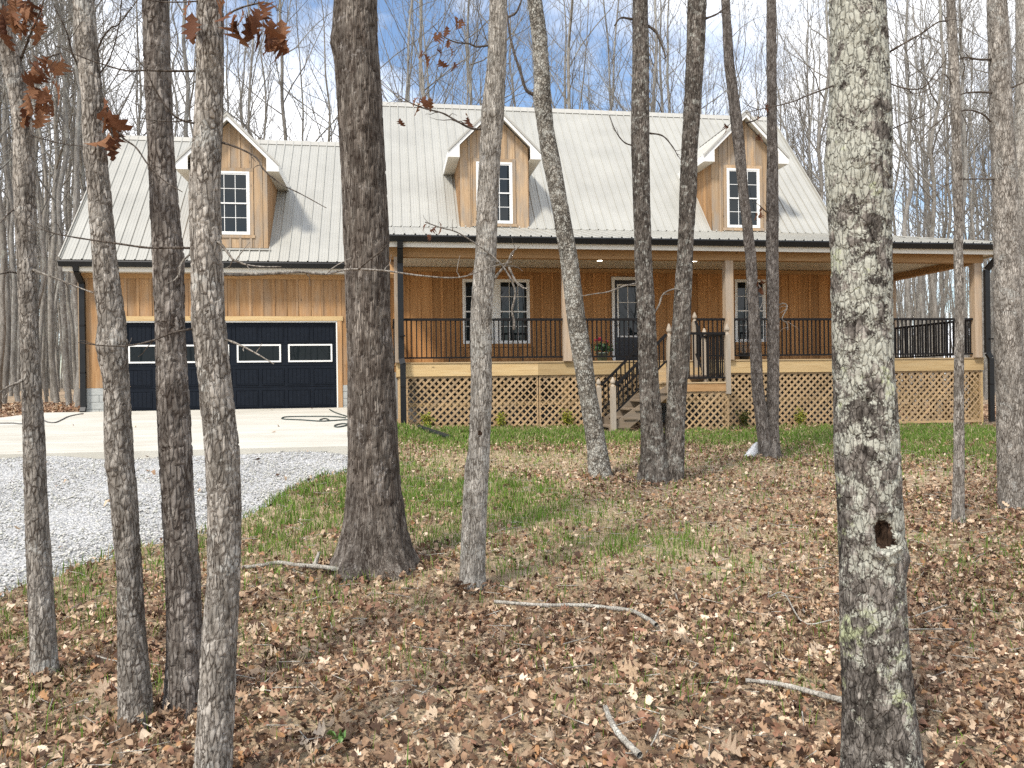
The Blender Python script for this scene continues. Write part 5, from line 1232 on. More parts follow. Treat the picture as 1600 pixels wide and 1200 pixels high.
t8, Y8, _ = tree('twin_trunk_tree', 'dark lichen spotted tree with two trunks joined at base before the stairs', None, (1025, 755), B_SPOT, (0.030, 0.12, 0.011), seed=8, flare=(0.22, 0.35, 4), stems=[
    [(0, 989, 1012), (100, 988, 1014), (200, 986, 1014), (300, 989, 1015), (400, 992, 1018), (500, 996, 1024), (600, 999, 1029), (680, 1002, 1037), (720, 1002, 1042), (755, 1000, 1046)],
    [(0, 1075, 1104), (75, 1073, 1101), (150, 1070, 1096), (225, 1065, 1090), (300, 1062, 1088), (400, 1059, 1082), (430, 1056, 1081), (500, 1051, 1079), (560, 1047, 1077), (600, 1045, 1073), (680, 1038, 1069), (720, 1036, 1068), (755, 1034, 1066)]])
t10, Y10, _ = tree('twin_trunk_tree', 'slender brown tree with two thin trunks joined low before the right window', None, (1203, 718), B_DARK, (0.028, 0.08, 0.008), seed=10, nu=36, flare=(0.16, 0.25, 4), stems=[
    [(0, 1127, 1140), (100, 1132, 1147), (200, 1143, 1161), (300, 1154, 1169), (400, 1165, 1181), (500, 1170, 1187), (600, 1174, 1192), (660, 1181, 1201), (718, 1188, 1212)],
    [(0, 1198, 1212), (100, 1198, 1213), (200, 1199, 1214), (300, 1198, 1216), (400, 1197, 1216), (500, 1199, 1217), (600, 1199, 1217), (660, 1197, 1216), (718, 1194, 1219)]])
t12, Y12, _ = tree('oak_tree', 'thick trunk mottled with pale green lichen and a dark knot hollow', [(0, 1299, 1379), (100, 1302, 1385), (200, 1297, 1390), (250, 1292, 1389), (300, 1295, 1389), (400, 1301, 1389), (500, 1304, 1390), (600, 1306, 1394), (700, 1307, 1400), (800, 1311, 1406), (815, 1311, 1408), (900, 1314, 1409), (1000, 1316, 1415), (1100, 1320, 1424), (1200, 1319, 1436)], (1380, 1232), B_LICH, (0.045, 0.085, 0.007), nu=132, seed=12, knots_px=((1352, 830, 0.034, -0.055), (1332, 260, 0.06, 0.012), (1332, 50, 0.03, 0.008), (1400, 870, 0.05, 0.015)), flare=(0.12, 0.14, 4))
t13, Y13, _ = tree('sapling_tree', 'thin straight sapling trunk before the porch corner railing', [(0, 1479, 1492), (150, 1485, 1500), (300, 1491, 1504), (400, 1491, 1504), (500, 1493, 1506), (600, 1491, 1505), (700, 1491, 1506), (800, 1488, 1506), (820, 1486, 1508)], (1497, 819), B_GREY, (0.025, 0.08, 0.004), seed=13, nu=32, flare=(0.08, 0.15, 3))
t14, Y14, _ = tree('hickory_tree', 'brown straight trunk near the right edge beside the porch corner', [(0, 1544, 1571), (100, 1546, 1576), (200, 1549, 1582), (300, 1552, 1588), (400, 1555, 1591), (500, 1556, 1594), (600, 1559, 1598), (700, 1561, 1602), (790, 1562, 1606)], (1583, 797), B_GREY, (0.030, 0.09, 0.006), seed=14, flare=(0.12, 0.2, 3))
t15, Y15, _ = tree('hickory_tree', 'greenish grey trunk cut by the right edge of the view', [(0, 1589, 1618), (100, 1590, 1620), (250, 1585, 1618), (300, 1588, 1620), (500, 1592, 1626), (700, 1597, 1632)], (1614, 740), B_PALE, (0.035, 0.09, 0.006), seed=15, nu=36, flare=(0.1, 0.2, 3))

bx, by, bz, bs = [], [], [], []
for tt0, rad in ((t1, 0.065), (t2, 0.07), (t3, 0.085), (t4, 0.075), (t5, 0.30), (t6, 0.10), (t7, 0.17), (t8, 0.30), (t10, 0.22), (t12, 0.13), (t13, 0.09), (t14, 0.20)):
    n = 60 if rad < 0.15 else 110; a = RNG.uniform(0, 6.283, n); q = rad * RNG.uniform(0.95, 1.15, n) + RNG.exponential(0.045, n)
    x, y = tt0.location.x + np.cos(a) * q, tt0.location.y + np.sin(a) * q
    bx.append(x); by.append(y); bz.append(ground_z(x, y) + 0.015 + 0.07 * np.exp(-(q - rad) / 0.05) * RNG.random(n)); bs.append(RNG.uniform(0.035, 0.075, n))
bx, by, bz, bs = map(np.concatenate, (bx, by, bz, bs)); V, Fq, kv = scatter_leaves(NEAR_LEAF, bx, by, bz, bs, 0.6, RNG)
bank = link('banked_leaves', np_mesh('banked_leaves', V, Fq, M['litter'], True, {'tint': ('FLOAT_COLOR', np.repeat(leaf_tint(len(bx), RNG), kv, 0))}))
tag(bank, 'dead leaves heaped against the feet of the tree trunks', 'leaf litter', kind='stuff')

# ------------------------------------------------------------------ visible branches, twigs and hanging leaves on those trees
brng = np.random.default_rng(31)
def branch(t, Y, pts, w0, w1=1.2, mat=None, dy=-0.12, subs=3, sub_len=40):
    """one branch read along its pixels; dy bends it towards the viewer along the way; w in pixels"""
    P = np.array(pts, float); n = len(P)
    W = [atY(p[0], p[1], Y + dy * (i / max(1, n - 1)) ** 0.8) for i, p in enumerate(P)]
    Q = smooth_path(W, 5); r = np.linspace(w0, w1, len(Q)) * 0.5 * Y / F_PX; r = r * (1 + 0.12 * np.sin(np.arange(len(Q)) * 1.9))
    paths = [(Q, r)]
    for s in range(subs):
        i = int(len(Q) * brng.uniform(0.25, 0.95)); i = min(i, len(Q) - 2); d = Q[i + 1] - Q[i]; d /= np.linalg.norm(d) + 1e-9
        d = d + brng.normal(0, 0.75, 3); d /= np.linalg.norm(d); L = sub_len * brng.uniform(0.35, 1.0) * Y / F_PX
        sp_ = [Q[i]]
        for k in range(4): d = d + brng.normal(0, 0.25, 3); d /= np.linalg.norm(d); sp_.append(sp_[-1] + d * L / 4)
        paths.append((np.array(sp_), np.linspace(max(r[i] * 0.6, 0.0014), 0.0009, 5)))
    return link('branch', tube_mesh('branch', paths, mat or M['twig'], 6), t), Q
def hang_leaves(br, Y, pxs, size=(0.065, 0.11), dy=-0.1, spread=0.05, droop=1.15):
    for (px, py) in pxs:
        p = atY(px, py, Y + dy + brng.normal(0, spread)); k = int(brng.integers(0, 8)); s = brng.uniform(*size)
        o = bpy.data.objects.new('leaf', LEAF_ME[k][1]); COL.objects.link(o); o.parent = br
        o.location = Vector(p) - base_loc(br); o.scale = (s, s, s)
        o.rotation_euler = (brng.uniform(-0.8, 0.8), droop + brng.normal(0, 0.4), brng.uniform(0, 6.28))
P_ = M['twig_pale']
b, q = branch(t1, Y1, [(30, 100), (45, 60), (60, 25), (75, -20)], 4, 2, subs=2)
hang_leaves(b, Y1, [(5, 5), (12, -6), (20, 8), (28, -4), (33, 12), (40, 4), (46, 16), (18, 22), (8, 32), (3, 45), (28, 26), (38, 30), (50, 26), (56, 30), (60, 8), (62, 22), (48, 42), (14, 50), (66, 34), (30, -10), (44, -8), (4, 22)])
b, q = branch(t1, Y1, [(46, 120), (60, 100), (80, 88), (92, 85)], 3, 1.5, subs=2)
hang_leaves(b, Y1, [(48, 100), (55, 96), (72, 92), (78, 88), (94, 84), (50, 116), (58, 120), (66, 110), (80, 104), (46, 132), (56, 136), (64, 140), (72, 134), (80, 128), (42, 146), (58, 152), (70, 154), (82, 158), (34, 168), (44, 172), (52, 166), (62, 170)])
branch(t1, Y1, [(28, 427), (15, 425), (0, 428)], 3, 1.5, subs=1); branch(t1, Y1, [(43, 417), (60, 425), (85, 434), (120, 448), (146, 458)], 4.5, 1.5, P_); branch(t1, Y1, [(40, 588), (30, 597), (15, 603), (-4, 615)], 5, 2, P_, subs=2)
branch(t1, Y1, [(25, 324), (12, 335), (-2, 350)], 3, 1.5, subs=1); branch(t1, Y1, [(50, 212), (70, 218), (100, 225), (135, 229)], 2.6, 1.2, subs=1)
b, q = branch(t2, Y2, [(158, 150), (166, 165), (172, 190), (176, 215)], 3, 2, subs=0)
hang_leaves(b, Y2, [(163, 152), (166, 160), (170, 168), (164, 172), (174, 178), (169, 184), (177, 188), (170, 206), (172, 214)], dy=-0.05)
branch(t2, Y2, [(181, 204), (195, 218), (213, 231), (232, 258), (255, 281), (285, 300)], 3.2, 1.4, subs=3); branch(t2, Y2, [(148, 90), (160, 60), (175, 42), (185, 38), (215, 0)], 2.6, 1.6, subs=2); branch(t2, Y2, [(152, 120), (172, 90), (186, 40), (190, 0)], 2.4, 1.5, subs=1); branch(t2, Y2, [(125, 110), (112, 80), (104, 50), (84, 8)], 3.0, 1.6, subs=2)
branch(t4, Y4, [(306, 111), (265, 111), (228, 110), (195, 110), (150, 97), (120, 86), (88, 72)], 3.6, 1.2, subs=4); branch(t4, Y4, [(322, 193), (300, 192), (275, 183), (255, 160), (240, 135), (228, 110), (208, 84)], 3.6, 1.3, subs=3); branch(t4, Y4, [(300, 188), (270, 190), (240, 188), (222, 185)], 2.2, 1.0, subs=1)
branch(t4, Y4, [(312, 388), (270, 387), (230, 387), (180, 380), (130, 373), (90, 366), (74, 361)], 4.4, 1.4, subs=4); branch(t4, Y4, [(302, 393), (284, 410), (280, 428), (272, 438), (258, 444)], 3.5, 1.2, P_, subs=1)
branch(t4, Y4, [(304, 513), (270, 520), (235, 533), (200, 540), (160, 540), (122, 535)], 3.8, 1.4, subs=3); branch(t4, Y4, [(343, 527), (370, 537), (400, 552), (428, 569)], 4.0, 1.4, P_, subs=2, sub_len=25)
branch(t4, Y4, [(345, 222), (372, 231), (400, 246), (413, 266), (440, 288), (470, 303), (510, 325)], 3.6, 1.3, subs=2); branch(t4, Y4, [(326, 378), (342, 379), (356, 395), (368, 408), (400, 416), (440, 417)], 5.0, 1.4, P_, subs=4)
branch(t4, Y4, [(338, 428), (380, 429), (430, 427), (470, 425), (510, 428), (545, 421), (600, 423), (650, 430), (700, 434), (730, 431), (765, 418), (800, 409)], 5.5, 1.6, P_, subs=5, sub_len=55, dy=0.3); branch(t4, Y4, [(560, 421), (575, 408), (590, 397), (606, 382)], 3.0, 1.4, subs=1); branch(t4, Y4, [(330, 0), (290, 3), (255, 3), (230, 0)], 2.4, 1.4, subs=1)
b, q = branch(t4, Y4, [(340, 40), (360, 20), (390, 8), (420, 5), (440, 20)], 3.5, 1.8, subs=3)
hang_leaves(b, Y4, [(296, 8), (300, 20), (304, 30), (352, 4), (360, 12), (366, 22), (372, 30), (378, 12), (392, 22), (398, 36), (404, 14), (410, 28), (416, 40), (422, 52), (428, 62), (436, 70), (442, 58), (448, 48), (432, 40), (424, 30), (414, 8), (402, 2), (440, 30), (396, 44)], size=(0.055, 0.095))
b, q = branch(t6, Y6, [(803, 515), (803, 500), (800, 485), (805, 458), (798, 436), (785, 416), (768, 399), (738, 377), (712, 362), (690, 356), (664, 347)], 4.0, 1.6, P_, subs=5, sub_len=50)
hang_leaves(b, Y6, [(664, 350), (686, 346), (682, 352), (668, 366)], size=(0.05, 0.085))
branch(t6, Y6, [(766, 446), (778, 428), (792, 412), (800, 395), (812, 385)], 5.0, 2.0, P_, subs=4); branch(t6, Y6, [(795, 418), (806, 440), (816, 449), (824, 451)], 4, 2, P_, subs=1)
b, q = branch(t6, Y6, [(756, 201), (738, 201), (715, 190), (692, 177), (665, 170), (640, 160), (618, 145)], 4.0, 1.2, subs=6, sub_len=60)
hang_leaves(b, Y6, [(655, 152), (664, 150), (672, 152), (728, 176), (732, 182), (625, 184), (652, 160)], size=(0.05, 0.085))
b, q = branch(t6, Y6, [(763, 71), (745, 73), (732, 68), (712, 66), (690, 55), (676, 40)], 3.4, 1.2, subs=6, sub_len=60)
hang_leaves(b, Y6, [(680, 50), (688, 48), (684, 62), (682, 78), (686, 92), (700, 62), (702, 72), (698, 40), (712, 25), (716, 30), (722, 28), (660, 78), (662, 84), (708, 96)], size=(0.045, 0.08))
branch(t7, Y7, [(834, 148), (822, 140), (813, 112), (804, 85), (797, 55), (792, 20)], 6.0, 3.0, subs=2); branch(t7, Y7, [(790, 28), (806, 20), (815, 0)], 4, 2.5, subs=1)
branch(t8, Y8, [(1022, 489), (1030, 476), (1036, 460), (1052, 452), (1068, 455), (1077, 468), (1075, 480), (1068, 486)], 3.4, 1.5, P_, subs=2); branch(t8, Y8, [(994, 443), (975, 447), (950, 456), (930, 459), (907, 463)], 3.0, 1.3, P_, subs=2); branch(t8, Y8, [(1013, 208), (1035, 212), (1050, 228), (1060, 245)], 3.0, 1.6, subs=3); branch(t8, Y8, [(1012, 40), (1025, 50), (1036, 75), (1040, 90)], 5, 3, subs=1)
branch(t8, Y8, [(988, 30), (970, 28), (960, 40)], 4, 2, subs=1); branch(t8, Y8, [(1100, 30), (1120, 22), (1135, 10)], 4, 2, subs=1); branch(t8, Y8, [(990, 228), (975, 222), (962, 205), (952, 180)], 2.5, 1.2, subs=2)
b, q = branch(t10, Y10, [(1165, 192), (1180, 188), (1192, 180)], 3, 1.5, subs=3)
hang_leaves(b, Y10, [(1132, 192), (1134, 200), (1186, 208), (1190, 210), (1182, 182), (1196, 160), (1198, 168)], size=(0.07, 0.12))
b, q = branch(t10, Y10, [(1206, 335), (1196, 330), (1188, 322)], 3, 1.5, subs=2)
hang_leaves(b, Y10, [(1188, 330), (1192, 326), (1180, 332)], size=(0.08, 0.13))
b, q = branch(t10, Y10, [(1180, 440), (1188, 450), (1192, 470), (1186, 485)], 3, 1.5, P_, subs=3); hang_leaves(b, Y10, [(1184, 440), (1190, 448), (1188, 436)], size=(0.08, 0.12))
b, q = branch(t10, Y10, [(1214, 478), (1224, 474), (1230, 480), (1222, 498), (1230, 506), (1231, 516)], 2.6, 1.4, P_, subs=4)
branch(t12, Y12, [(1302, 134), (1265, 148), (1235, 160), (1200, 168), (1165, 176)], 3.4, 1.2, subs=4); branch(t12, Y12, [(1382, 86), (1405, 72), (1440, 52), (1465, 35), (1482, 33)], 4.2, 1.6, subs=4); branch(t12, Y12, [(1384, 128), (1410, 137), (1440, 138), (1462, 115), (1480, 90)], 3.0, 1.2, subs=4); branch(t12, Y12, [(1386, 205), (1420, 190), (1440, 182), (1460, 168)], 2.4, 1.1, subs=2)
branch(t14, Y14, [(1550, 93), (1530, 93), (1505, 90), (1492, 98)], 4.4, 2, subs=3); branch(t14, Y14, [(1552, 145), (1525, 144), (1503, 147), (1496, 156)], 4.0, 2, subs=2); branch(t14, Y14, [(1548, 190), (1535, 178), (1510, 172), (1480, 182), (1450, 205), (1430, 235)], 3.6, 1.4, subs=3); branch(t14, Y14, [(1570, 145), (1585, 135), (1602, 128)], 4, 2, subs=1); branch(t14, Y14, [(1553, 280), (1510, 280), (1480, 288), (1455, 300)], 3.0, 1.4, subs=3)
branch(t13, Y13, [(1492, 140), (1475, 116), (1450, 140), (1425, 145), (1400, 130)], 2.4, 1.1, subs=3)

# ------------------------------------------------------------------ the forest behind
frng = np.random.default_rng(77)
VAR = []
for k in range(10):
    H = frng.uniform(17, 23); r0 = frng.uniform(0.075, 0.14)
    T, R, S = gen_branches(frng, H, r0, frng.uniform(0.25, 0.45), 20, 5, 3, frng.uniform(0.34, 0.50))
    V, Fq = tube_arrays(np.vstack([[T[0] - (0, 0, 0.5)], smooth_path(T, 3)]), np.concatenate([[r0 * 1.3], np.interp(np.linspace(0, 1, 46), np.linspace(0, 1, 16), R)]), 8)
    m = M['bark_far'] if k % 3 else M['bark_far_pale']
    VAR.append((np_mesh('trunk', V, Fq, m, True), seg_mesh('branches', S, m, 3)))
def forest_tree(x, y, k, s, rz, label, group):
    t = empty('bare_tree', (x, y, float(ground_z(x, y)) - 0.05)); t.rotation_euler.z = rz; t.scale = (s, s, s * frng.uniform(0.9, 1.15)); tag(t, label, 'tree', group)
    for nm, me in zip(('trunk', 'branches'), VAR[k]):
        o = bpy.data.objects.new(nm, me); COL.objects.link(o); o.parent = t
spots = []
def try_spot(px, y, sep):
    x = atY(px, 600, y)[0]
    if (-8.6 < x < 15.6) and y < 29: return None
    for (a, b_) in spots:
        if (a - x) ** 2 + (b_ - y) ** 2 < sep * sep: return None
    spots.append((x, y)); return x, y
for px, y, k, sc_, lab in ((1043, 34, 0, 1.05, 'pale forked bare tree above the roof between the spotted twin trunks'), (392, 33, 3, 1.0, 'pale bare tree rising behind the garage ridge right of its dormer'),
                         (955, 36, 6, 1.0, 'pale slim bare tree above the main roof left of the spotted twin trunks'), (1268, 37, 9, 0.95, 'slim pale bare tree above the third dormer right slope'), (442, 35, 4, 0.9, 'dark crooked bare tree above the garage ridge left of the thick oak')):
    r = try_spot(px, y, 0.5)
    if r: forest_tree(r[0], r[1], k, sc_, 1.0 + k, lab, None)
n_placed = 0; tries = 0
while n_placed < 36 and tries < 4000:          # beside and left of the garage
    tries += 1; px = frng.uniform(-90, 125); y = frng.uniform(22.5, 48); r = try_spot(px, y, 0.9)
    if r: forest_tree(r[0], r[1], int(frng.integers(0, 10)), frng.uniform(0.75, 1.25), frng.uniform(0, 6.28), 'bare forest tree standing left of the garage', 'bare trees left of the garage'); n_placed += 1
n_placed = 0; tries = 0
while n_placed < 40 and tries < 4000:          # right of the house and seen through the porch
    tries += 1; px = frng.uniform(1385, 1690); y = frng.uniform(24, 52); r = try_spot(px, y, 1.0)
    if r: forest_tree(r[0], r[1], int(frng.integers(0, 10)), frng.uniform(0.75, 1.25), frng.uniform(0, 6.28), 'bare forest tree standing beyond the porch corner', 'bare trees beyond the porch corner'); n_placed += 1
def behind(px):
    for lim_, w_ in ((300, 'garage roof left of its dormer'), (540, 'garage roof between its dormer and the thick oak'), (770, 'main roof left of the middle dormer peak'), (1000, 'main roof between middle dormer and twin trunks'), (1170, 'main roof left of the farthest dormer peak'), (9999, 'main roof gable right of the farthest dormer')):
        if px < lim_: return 'bare grey tree rising behind the ' + w_, 'bare trees behind the ' + w_
n_placed = 0; tries = 0
while n_placed < 64 and tries < 6000:          # behind the roofs
    tries += 1; px = frng.uniform(120, 1400); y = frng.uniform(30.5, 58); r = try_spot(px, y, 1.7)
    if r: forest_tree(r[0], r[1], int(frng.integers(0, 10)), frng.uniform(0.85, 1.25), frng.uniform(0, 6.28), *behind(px)); n_placed += 1
# the wood further off, all round: too many stems to count
S = []
for k in range(1280):
    if k < 830: px = frng.uniform(-250, 1850) if k < 430 else (frng.uniform(-200, 140) if k < 650 else frng.uniform(1380, 1750)); y = frng.uniform(55, 115); x = atY(px, 600, y)[0]
    else:
        a = frng.uniform(0, 6.283); r = frng.uniform(42, 95); x, y = r * math.sin(a) + 3, r * math.cos(a)
        if y > -6 and abs(x - 3) < 0.95 * (y + 12): continue
    z = float(ground_z(x, y)) - 0.3; H = frng.uniform(14, 24); r0 = frng.uniform(0.07, 0.19); p = np.array([x, y, z]); d = np.array([frng.normal(0, 0.04), frng.normal(0, 0.04), 1.0]); n = 6
    pts = [p]
    for i in range(n): d = d + np.array([*frng.normal(0, 0.035, 2), 0]); pts.append(pts[-1] + d * H / n)
    rr_ = r0 * np.linspace(1, 0.12, n + 1)
    for i in range(n): S.append([*pts[i], *pts[i + 1], rr_[i], rr_[i + 1]])
    for b_ in range(16):
        t = frng.uniform(0.25, 0.97) * n; i = int(t); q = pts[i] + (pts[i + 1] - pts[i]) * (t - i); az = frng.uniform(0, 6.283); el = frng.uniform(0.5, 1.2); L = frng.uniform(0.8, 3.6) * (1.15 - t / n)+0.4
        dd = np.array([math.cos(az) * math.cos(el), math.sin(az) * math.cos(el), math.sin(el)]); e = q + dd * L; e2 = e + (dd + frng.normal(0, 0.35, 3) + (0, 0, 0.25)) * L * 0.7
        S.append([*q, *e, 0.024, 0.013]); S.append([*e, *e2, 0.013, 0.005])
wood = link('distant_forest', seg_mesh('distant_forest', np.array(S), M['bark_far'], 3))
tag(wood, 'mass of bare grey trees far behind and around the house', 'forest', kind='stuff')

# ------------------------------------------------------------------ small things
def ground_path(pxs, lift=0.012, sub=6): return smooth_path([at_ground(*p) + np.array([0, 0, lift]) for p in pxs], sub)
def fallen(label, pxs, w0, w1, extra=()):
    Q = ground_path(pxs); Q[:, 2] = np.convolve(np.pad(Q[:, 2], 6, mode='edge'), np.ones(13) / 13, 'valid') + 0.045; d = depth(Q[len(Q) // 2]); r = np.linspace(w0, w1, len(Q)) * 0.48 * d / F_PX * (1 + 0.1 * np.sin(np.arange(len(Q)) * 1.7))
    t = empty('fallen_branch', tuple(Q[0])); tag(t, label, 'branch'); link('limb', tube_mesh('limb', [(Q, r)], M['stick'], 8), t)
    for e in extra:
        P0 = at_ground(*e[0]); P0[2] += 0.03; P1 = atY(e[1][0], e[1][1], P0[1]); link('stub', tube_mesh('stub', [(smooth_path([P0, 0.5 * (P0 + P1) + (0.004, 0, 0), P1], 4), np.linspace(e[2], e[2] * 0.6, 9) * 0.5 * d / F_PX)], M['stick'], 8), t)
fallen('bleached fallen branch lying at the foot of the thick oak', [(378, 900), (410, 896), (435, 891), (465, 896), (500, 898), (540, 904), (575, 903), (608, 900)], 6, 9, [((488, 896), (499, 862), 8)])
fallen('pale crooked fallen branch on the leaves in the middle of the yard', [(772, 954), (800, 957), (850, 961), (905, 960), (945, 964), (985, 969), (1008, 980), (1026, 993)], 6, 7)
fallen('whitish fallen branch leaning toward the lichen covered trunk', [(1165, 1083), (1200, 1086), (1235, 1093), (1275, 1104), (1322, 1117)], 7, 10)
fallen('short pale stick on the leaves at the bottom of the view', [(946, 1125), (953, 1145), (966, 1168), (980, 1184), (1000, 1205)], 9, 11)
fallen('thin dry twig lying left of the lichen covered trunk', [(1200, 948), (1225, 940), (1255, 990), (1300, 984)], 2.5, 2)
fallen('thin straight twig right of the lichen covered trunk', [(1418, 1000), (1450, 999), (1490, 1000)], 2.5, 2)
fallen('forked dry twig behind the lichen trunk to its right', [(1415, 982), (1440, 975), (1465, 965), (1480, 960)], 2.5, 1.5)
fallen('curved dry twig at the bottom beside the short pale stick', [(1030, 1160), (1022, 1180), (1010, 1200)], 3, 2)
fallen('thin dry twig between the two left grey trunks', [(150, 1042), (170, 1048), (190, 1052)], 3, 2)

# hose on the apron, cable at its far edge, drain pipe in the grass
def on_slab(px, py):
    d = ray(px, py); tt = (ZC - slab_z(0.0) - 0.012) / (0.03 * d[1] - d[2])     # where the ray meets the sloping slab
    return CAM + d * tt
hp = [(515, 640), (525, 645), (545, 652), (555, 660), (530, 667), (523, 665), (535, 662), (552, 663), (548, 656), (520, 657), (505, 658), (500, 656), (508, 654), (514, 657), (500, 658), (470, 656), (445, 655), (441, 653), (452, 651), (500, 650.5), (525, 651), (540, 653)]
Q = smooth_path([on_slab(*p) for p in hp], 6); hose = link('garden_hose', tube_mesh('garden_hose', [(Q, np.full(len(Q), 0.014))], M['hose'], 6)); tag(hose, 'dark garden hose looped on the concrete beside the garage door', 'hose')
Q = smooth_path([on_slab(*p) for p in ((0, 661), (20, 661), (36, 662), (65, 657), (75, 659.5), (86, 660), (96, 656), (106, 651), (118, 648), (130, 646))], 6); cab = link('cable', tube_mesh('cable', [(Q, np.full(len(Q), 0.012))], M['cable'], 6)); tag(cab, 'dark thin cable snaking across the concrete from the downspout', 'cable')
p0, p1 = at_ground(655, 672), at_ground(705, 689); p0[2] += 0.06; p1[2] += 0.055
pr = np.array([p0, p0 + (p1 - p0) * 0.5, p1]); dpipe = empty('drain_pipe', tuple(p1)); tag(dpipe, 'black plastic drain pipe end lying in the grass', 'pipe')
L_ = np.linspace(0, 1, 40); Pp = p0 + np.outer(L_, p1 - p0); link('pipe_wall', tube_mesh('pipe_wall', [(Pp, 0.052 + 0.004 * (np.arange(40) % 2)), (Pp[-14:], np.full(14, 0.045))], M['pipe'], 14), dpipe)

# shrubs against the lattice
def shrub(label, px, py, h, w, pal, seed):
    r = np.random.default_rng(seed); p = at_ground(px, py); p[1] = min(p[1], YP - 0.12) if px < 1100 or px > 1150 else p[1]; p[0] = atY(px, py, p[1])[0]; p[2] = float(ground_z(p[0], p[1]))
    t = empty('shrub', tuple(p)); tag(t, label, 'shrub', None); S = []; LX, LY, LZ_ = [], [], []
    for k in range(16):
        a = r.uniform(0, 6.28); e = np.array([math.cos(a) * w * r.uniform(0.1, 1), math.sin(a) * w * 0.7 * r.uniform(0.1, 1), h * r.uniform(0.5, 1)]); m = e * 0.5 + r.normal(0, 0.02, 3); S += [[*p, *(p + m), 0.006, 0.004], [*(p + m), *(p + e), 0.004, 0.002]]
        for q in range(20):
            f = r.uniform(0.3, 1.0); pt = p + e * f + r.normal(0, 0.03, 3); LX.append(pt[0]); LY.append(pt[1]); LZ_.append(pt[2])
    link('stem', seg_mesh('stem', S, M['twig'], 4), t); n = len(LX)
    V, Fq, kv = scatter_leaves(FAR_LEAF, np.array(LX), np.array(LY), np.array(LZ_), r.uniform(0.03, 0.06, n), 0.8, r); c = np.array(pal)[r.integers(0, len(pal), n)] * r.uniform(0.8, 1.2, (n, 1))
    fo = link('foliage', np_mesh('foliage', V, Fq, M['shrub'], False, {'tint': ('FLOAT_COLOR', np.repeat(np.hstack([c, np.ones((n, 1))]), kv, 0))}), t); fo['kind'] = 'stuff'
YEL = [(0.36, 0.36, 0.05), (0.42, 0.40, 0.06), (0.27, 0.30, 0.05), (0.20, 0.24, 0.05)]
shrub('small yellow green shrub at lattice just above the black drain pipe', 669, 668, 0.34, 0.15, YEL, 1); shrub('small yellow green shrub at lattice right of the pale wavy trunk', 784, 667, 0.40, 0.14, YEL, 2); shrub('small yellow shrub at lattice left of the leaning lichen trunk', 888, 667, 0.42, 0.16, YEL, 3)
shrub('small yellow shrub in timber bed left of the lichen covered trunk', 1250, 667, 0.44, 0.16, YEL, 4); shrub('dark green shrub in timber bed beside the stair landing', 1162, 666, 0.42, 0.2, [(0.05, 0.08, 0.02), (0.10, 0.12, 0.03), (0.16, 0.15, 0.04)], 5)
# timber edging
te = empty('timber_edging', (9.2, YP - 0.42, -0.7)); tag(te, 'weathered stacked timbers edging the planting bed under the porch', 'edging')
for k, (a, b_) in enumerate(((7.25, 9.4), (9.41, 11.9))):
    for c in range(2): MB().box(a, b_, YP - 0.47 + c * 0.01, YP - 0.37 + c * 0.01, -0.78 + c * 0.105, -0.78 + c * 0.105 + 0.1).build('timber', M['timber'], te)
box_part('soil', M['soil'], te, 7.25, 11.9, YP - 0.36, YP + 0.02, -0.78, -0.60)
# pots on the porch
def pot(x, y, z, r, h, mat, name, label):
    t = empty(name, (x, y, z)); tag(t, label, 'flower pot')
    link('pot', MB().lathe([(r * 0.7, 0), (r * 0.95, h * 0.85), (r * 1.06, h * 0.86), (r * 1.06, h), (r * 0.9, h), (r * 0.86, h * 0.85), (0.0, h * 0.84)], (x, y, z), 16).mesh('pot', mat, True), t); return t
p = atY(941, 560, 17.95); t = pot(p[0], 17.95, DECK, 0.15, 0.2, M['pot_green'], 'flower_pot', 'green pot of pink geraniums standing on porch left of front door')
r = np.random.default_rng(9); n = 130; V, Fq, kv = scatter_leaves(FAR_LEAF, p[0] + r.normal(0, 0.11, n), 17.95 + r.normal(0, 0.1, n), DECK + 0.24 + r.random(n) * 0.16, r.uniform(0.07, 0.1, n), 0.7, r); link('foliage', np_mesh('foliage', V, Fq, M['pot_leaf']), t)
for k in range(6):
    m = MB(); c = (p[0] + r.normal(0, 0.09), 17.88 + r.normal(0, 0.06), DECK + 0.40 + r.random() * 0.12)
    for q in range(14):
        a, e = r.uniform(0, 6.28), r.uniform(-0.4, 1.5); d = np.array([math.cos(a) * math.cos(e), math.sin(a) * math.cos(e), math.sin(e)]) * 0.035; s = np.cross(d, (0.3, 0.5, 0.8)); s = s / np.linalg.norm(s) * 0.02
        cc = np.array(c); m.add([cc + d * 0.5 - s, cc + d * 0.5 + s, cc + d * 1.2 + s, cc + d * 1.2 - s], [(0, 1, 2, 3)])
    m.build('flower', M['flower'], t)
p = atY(1163, 556, 17.95); t = pot(p[0], 17.95, DECK, 0.14, 0.17, M['pot_dark'], 'flower_pot', 'dark pot with bare twiggy plant on porch under the right window')
S = []
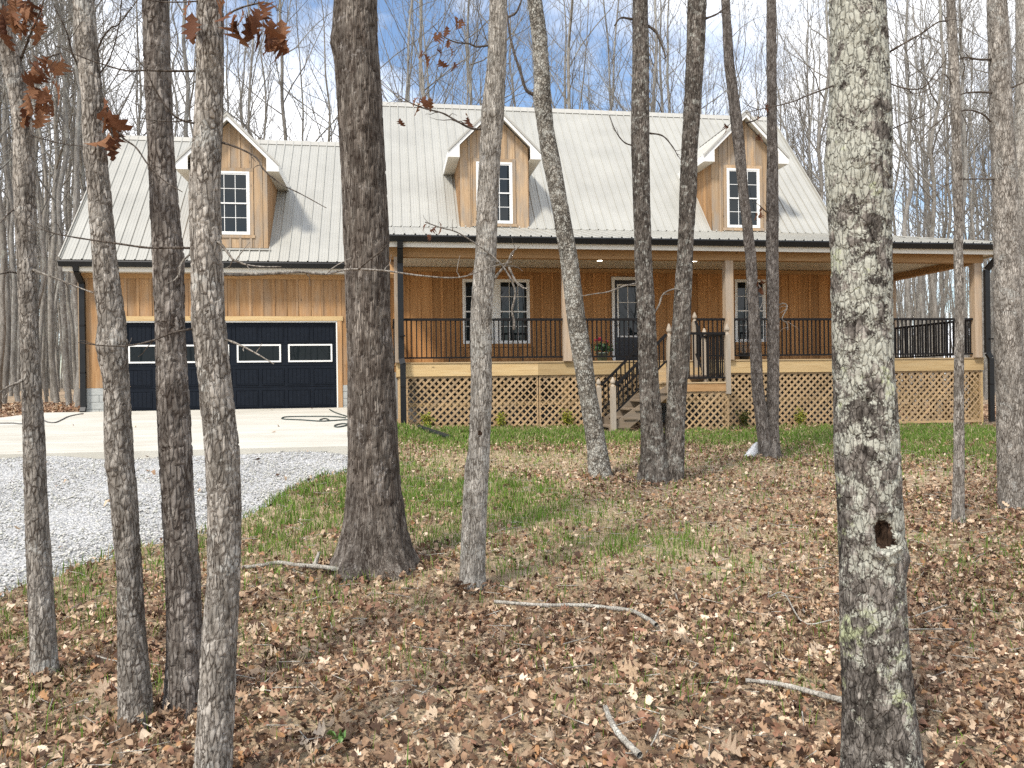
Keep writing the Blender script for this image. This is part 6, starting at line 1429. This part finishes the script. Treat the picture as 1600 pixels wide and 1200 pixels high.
for k in range(22):
    e = np.array([r.normal(0, 0.13), r.normal(0, 0.08), r.uniform(0.2, 0.42)]); b0 = np.array([p[0], 17.95, DECK + 0.14]); S += [[*b0, *(b0 + e), 0.005, 0.003], [*(b0 + e), *(b0 + e + r.normal(0, 0.05, 3)), 0.003, 0.002]]
link('plant', seg_mesh('plant', S, M['twig_pale'], 4), t)
p = atY(1084, 588, 17.1); t = empty('planter', (6.95, 17.05, LZ)); tag(t, 'low brown bowl planter standing on the stair landing', 'planter'); link('bowl', MB().lathe([(0.12, 0), (0.2, 0.1), (0.21, 0.15), (0.19, 0.15), (0.17, 0.11), (0.0, 0.10)], (6.78, 17.0, LZ), 18).mesh('bowl', M['planter'], True), t)
# white plastic bag behind the thin twin tree
p = at_ground(1179, 716); r = np.random.default_rng(4); V = []; nb_, nh = 16, 9
for j in range(nh):
    f = j / (nh - 1); rad = 0.12 * (1 - f) ** 0.7 + 0.012
    for i in range(nb_):
        a = 2 * math.pi * i / nb_; q = rad * (1 + r.normal(0, 0.14)); V.append((p[0] + 0.10 * f + q * math.cos(a), p[1] + 0.12 + q * math.sin(a) * 0.7, p[2] - 0.01 + 0.25 * f))
Fq = np.array([(j * nb_ + i, j * nb_ + (i + 1) % nb_, (j + 1) * nb_ + (i + 1) % nb_, (j + 1) * nb_ + i) for j in range(nh - 1) for i in range(nb_)])
bag = link('plastic_bag', np_mesh('plastic_bag', np.array(V), Fq, M['bag'], False)); tag(bag, 'crumpled white plastic bag leaning behind the slender twin trunk', 'bag')
# a green seedling among the leaves
p = at_ground(527, 1176); t = empty('seedling', tuple(p)); tag(t, 'small bright green seedling among the dead leaves at the bottom', 'plant')
V, Fq, kv = scatter_leaves(NEAR_LEAF2, p[0] + np.array([0.02, -0.02, 0.0, 0.015]), p[1] + np.array([0, 0.01, -0.02, 0.02]), p[2] + np.array([0.06, 0.065, 0.07, 0.05]), np.array([0.06, 0.055, 0.05, 0.05]), 0.3, np.random.default_rng(2))
link('foliage', np_mesh('foliage', V, Fq, mat_plain('seedling_green', (0.10, 0.20, 0.045), 0.5, 0, 0.2, 30)), t); link('stem', seg_mesh('stem', [[*p, *(p + np.array([0, 0, 0.065])), 0.002, 0.0015]], M['pot_leaf'], 4), t)
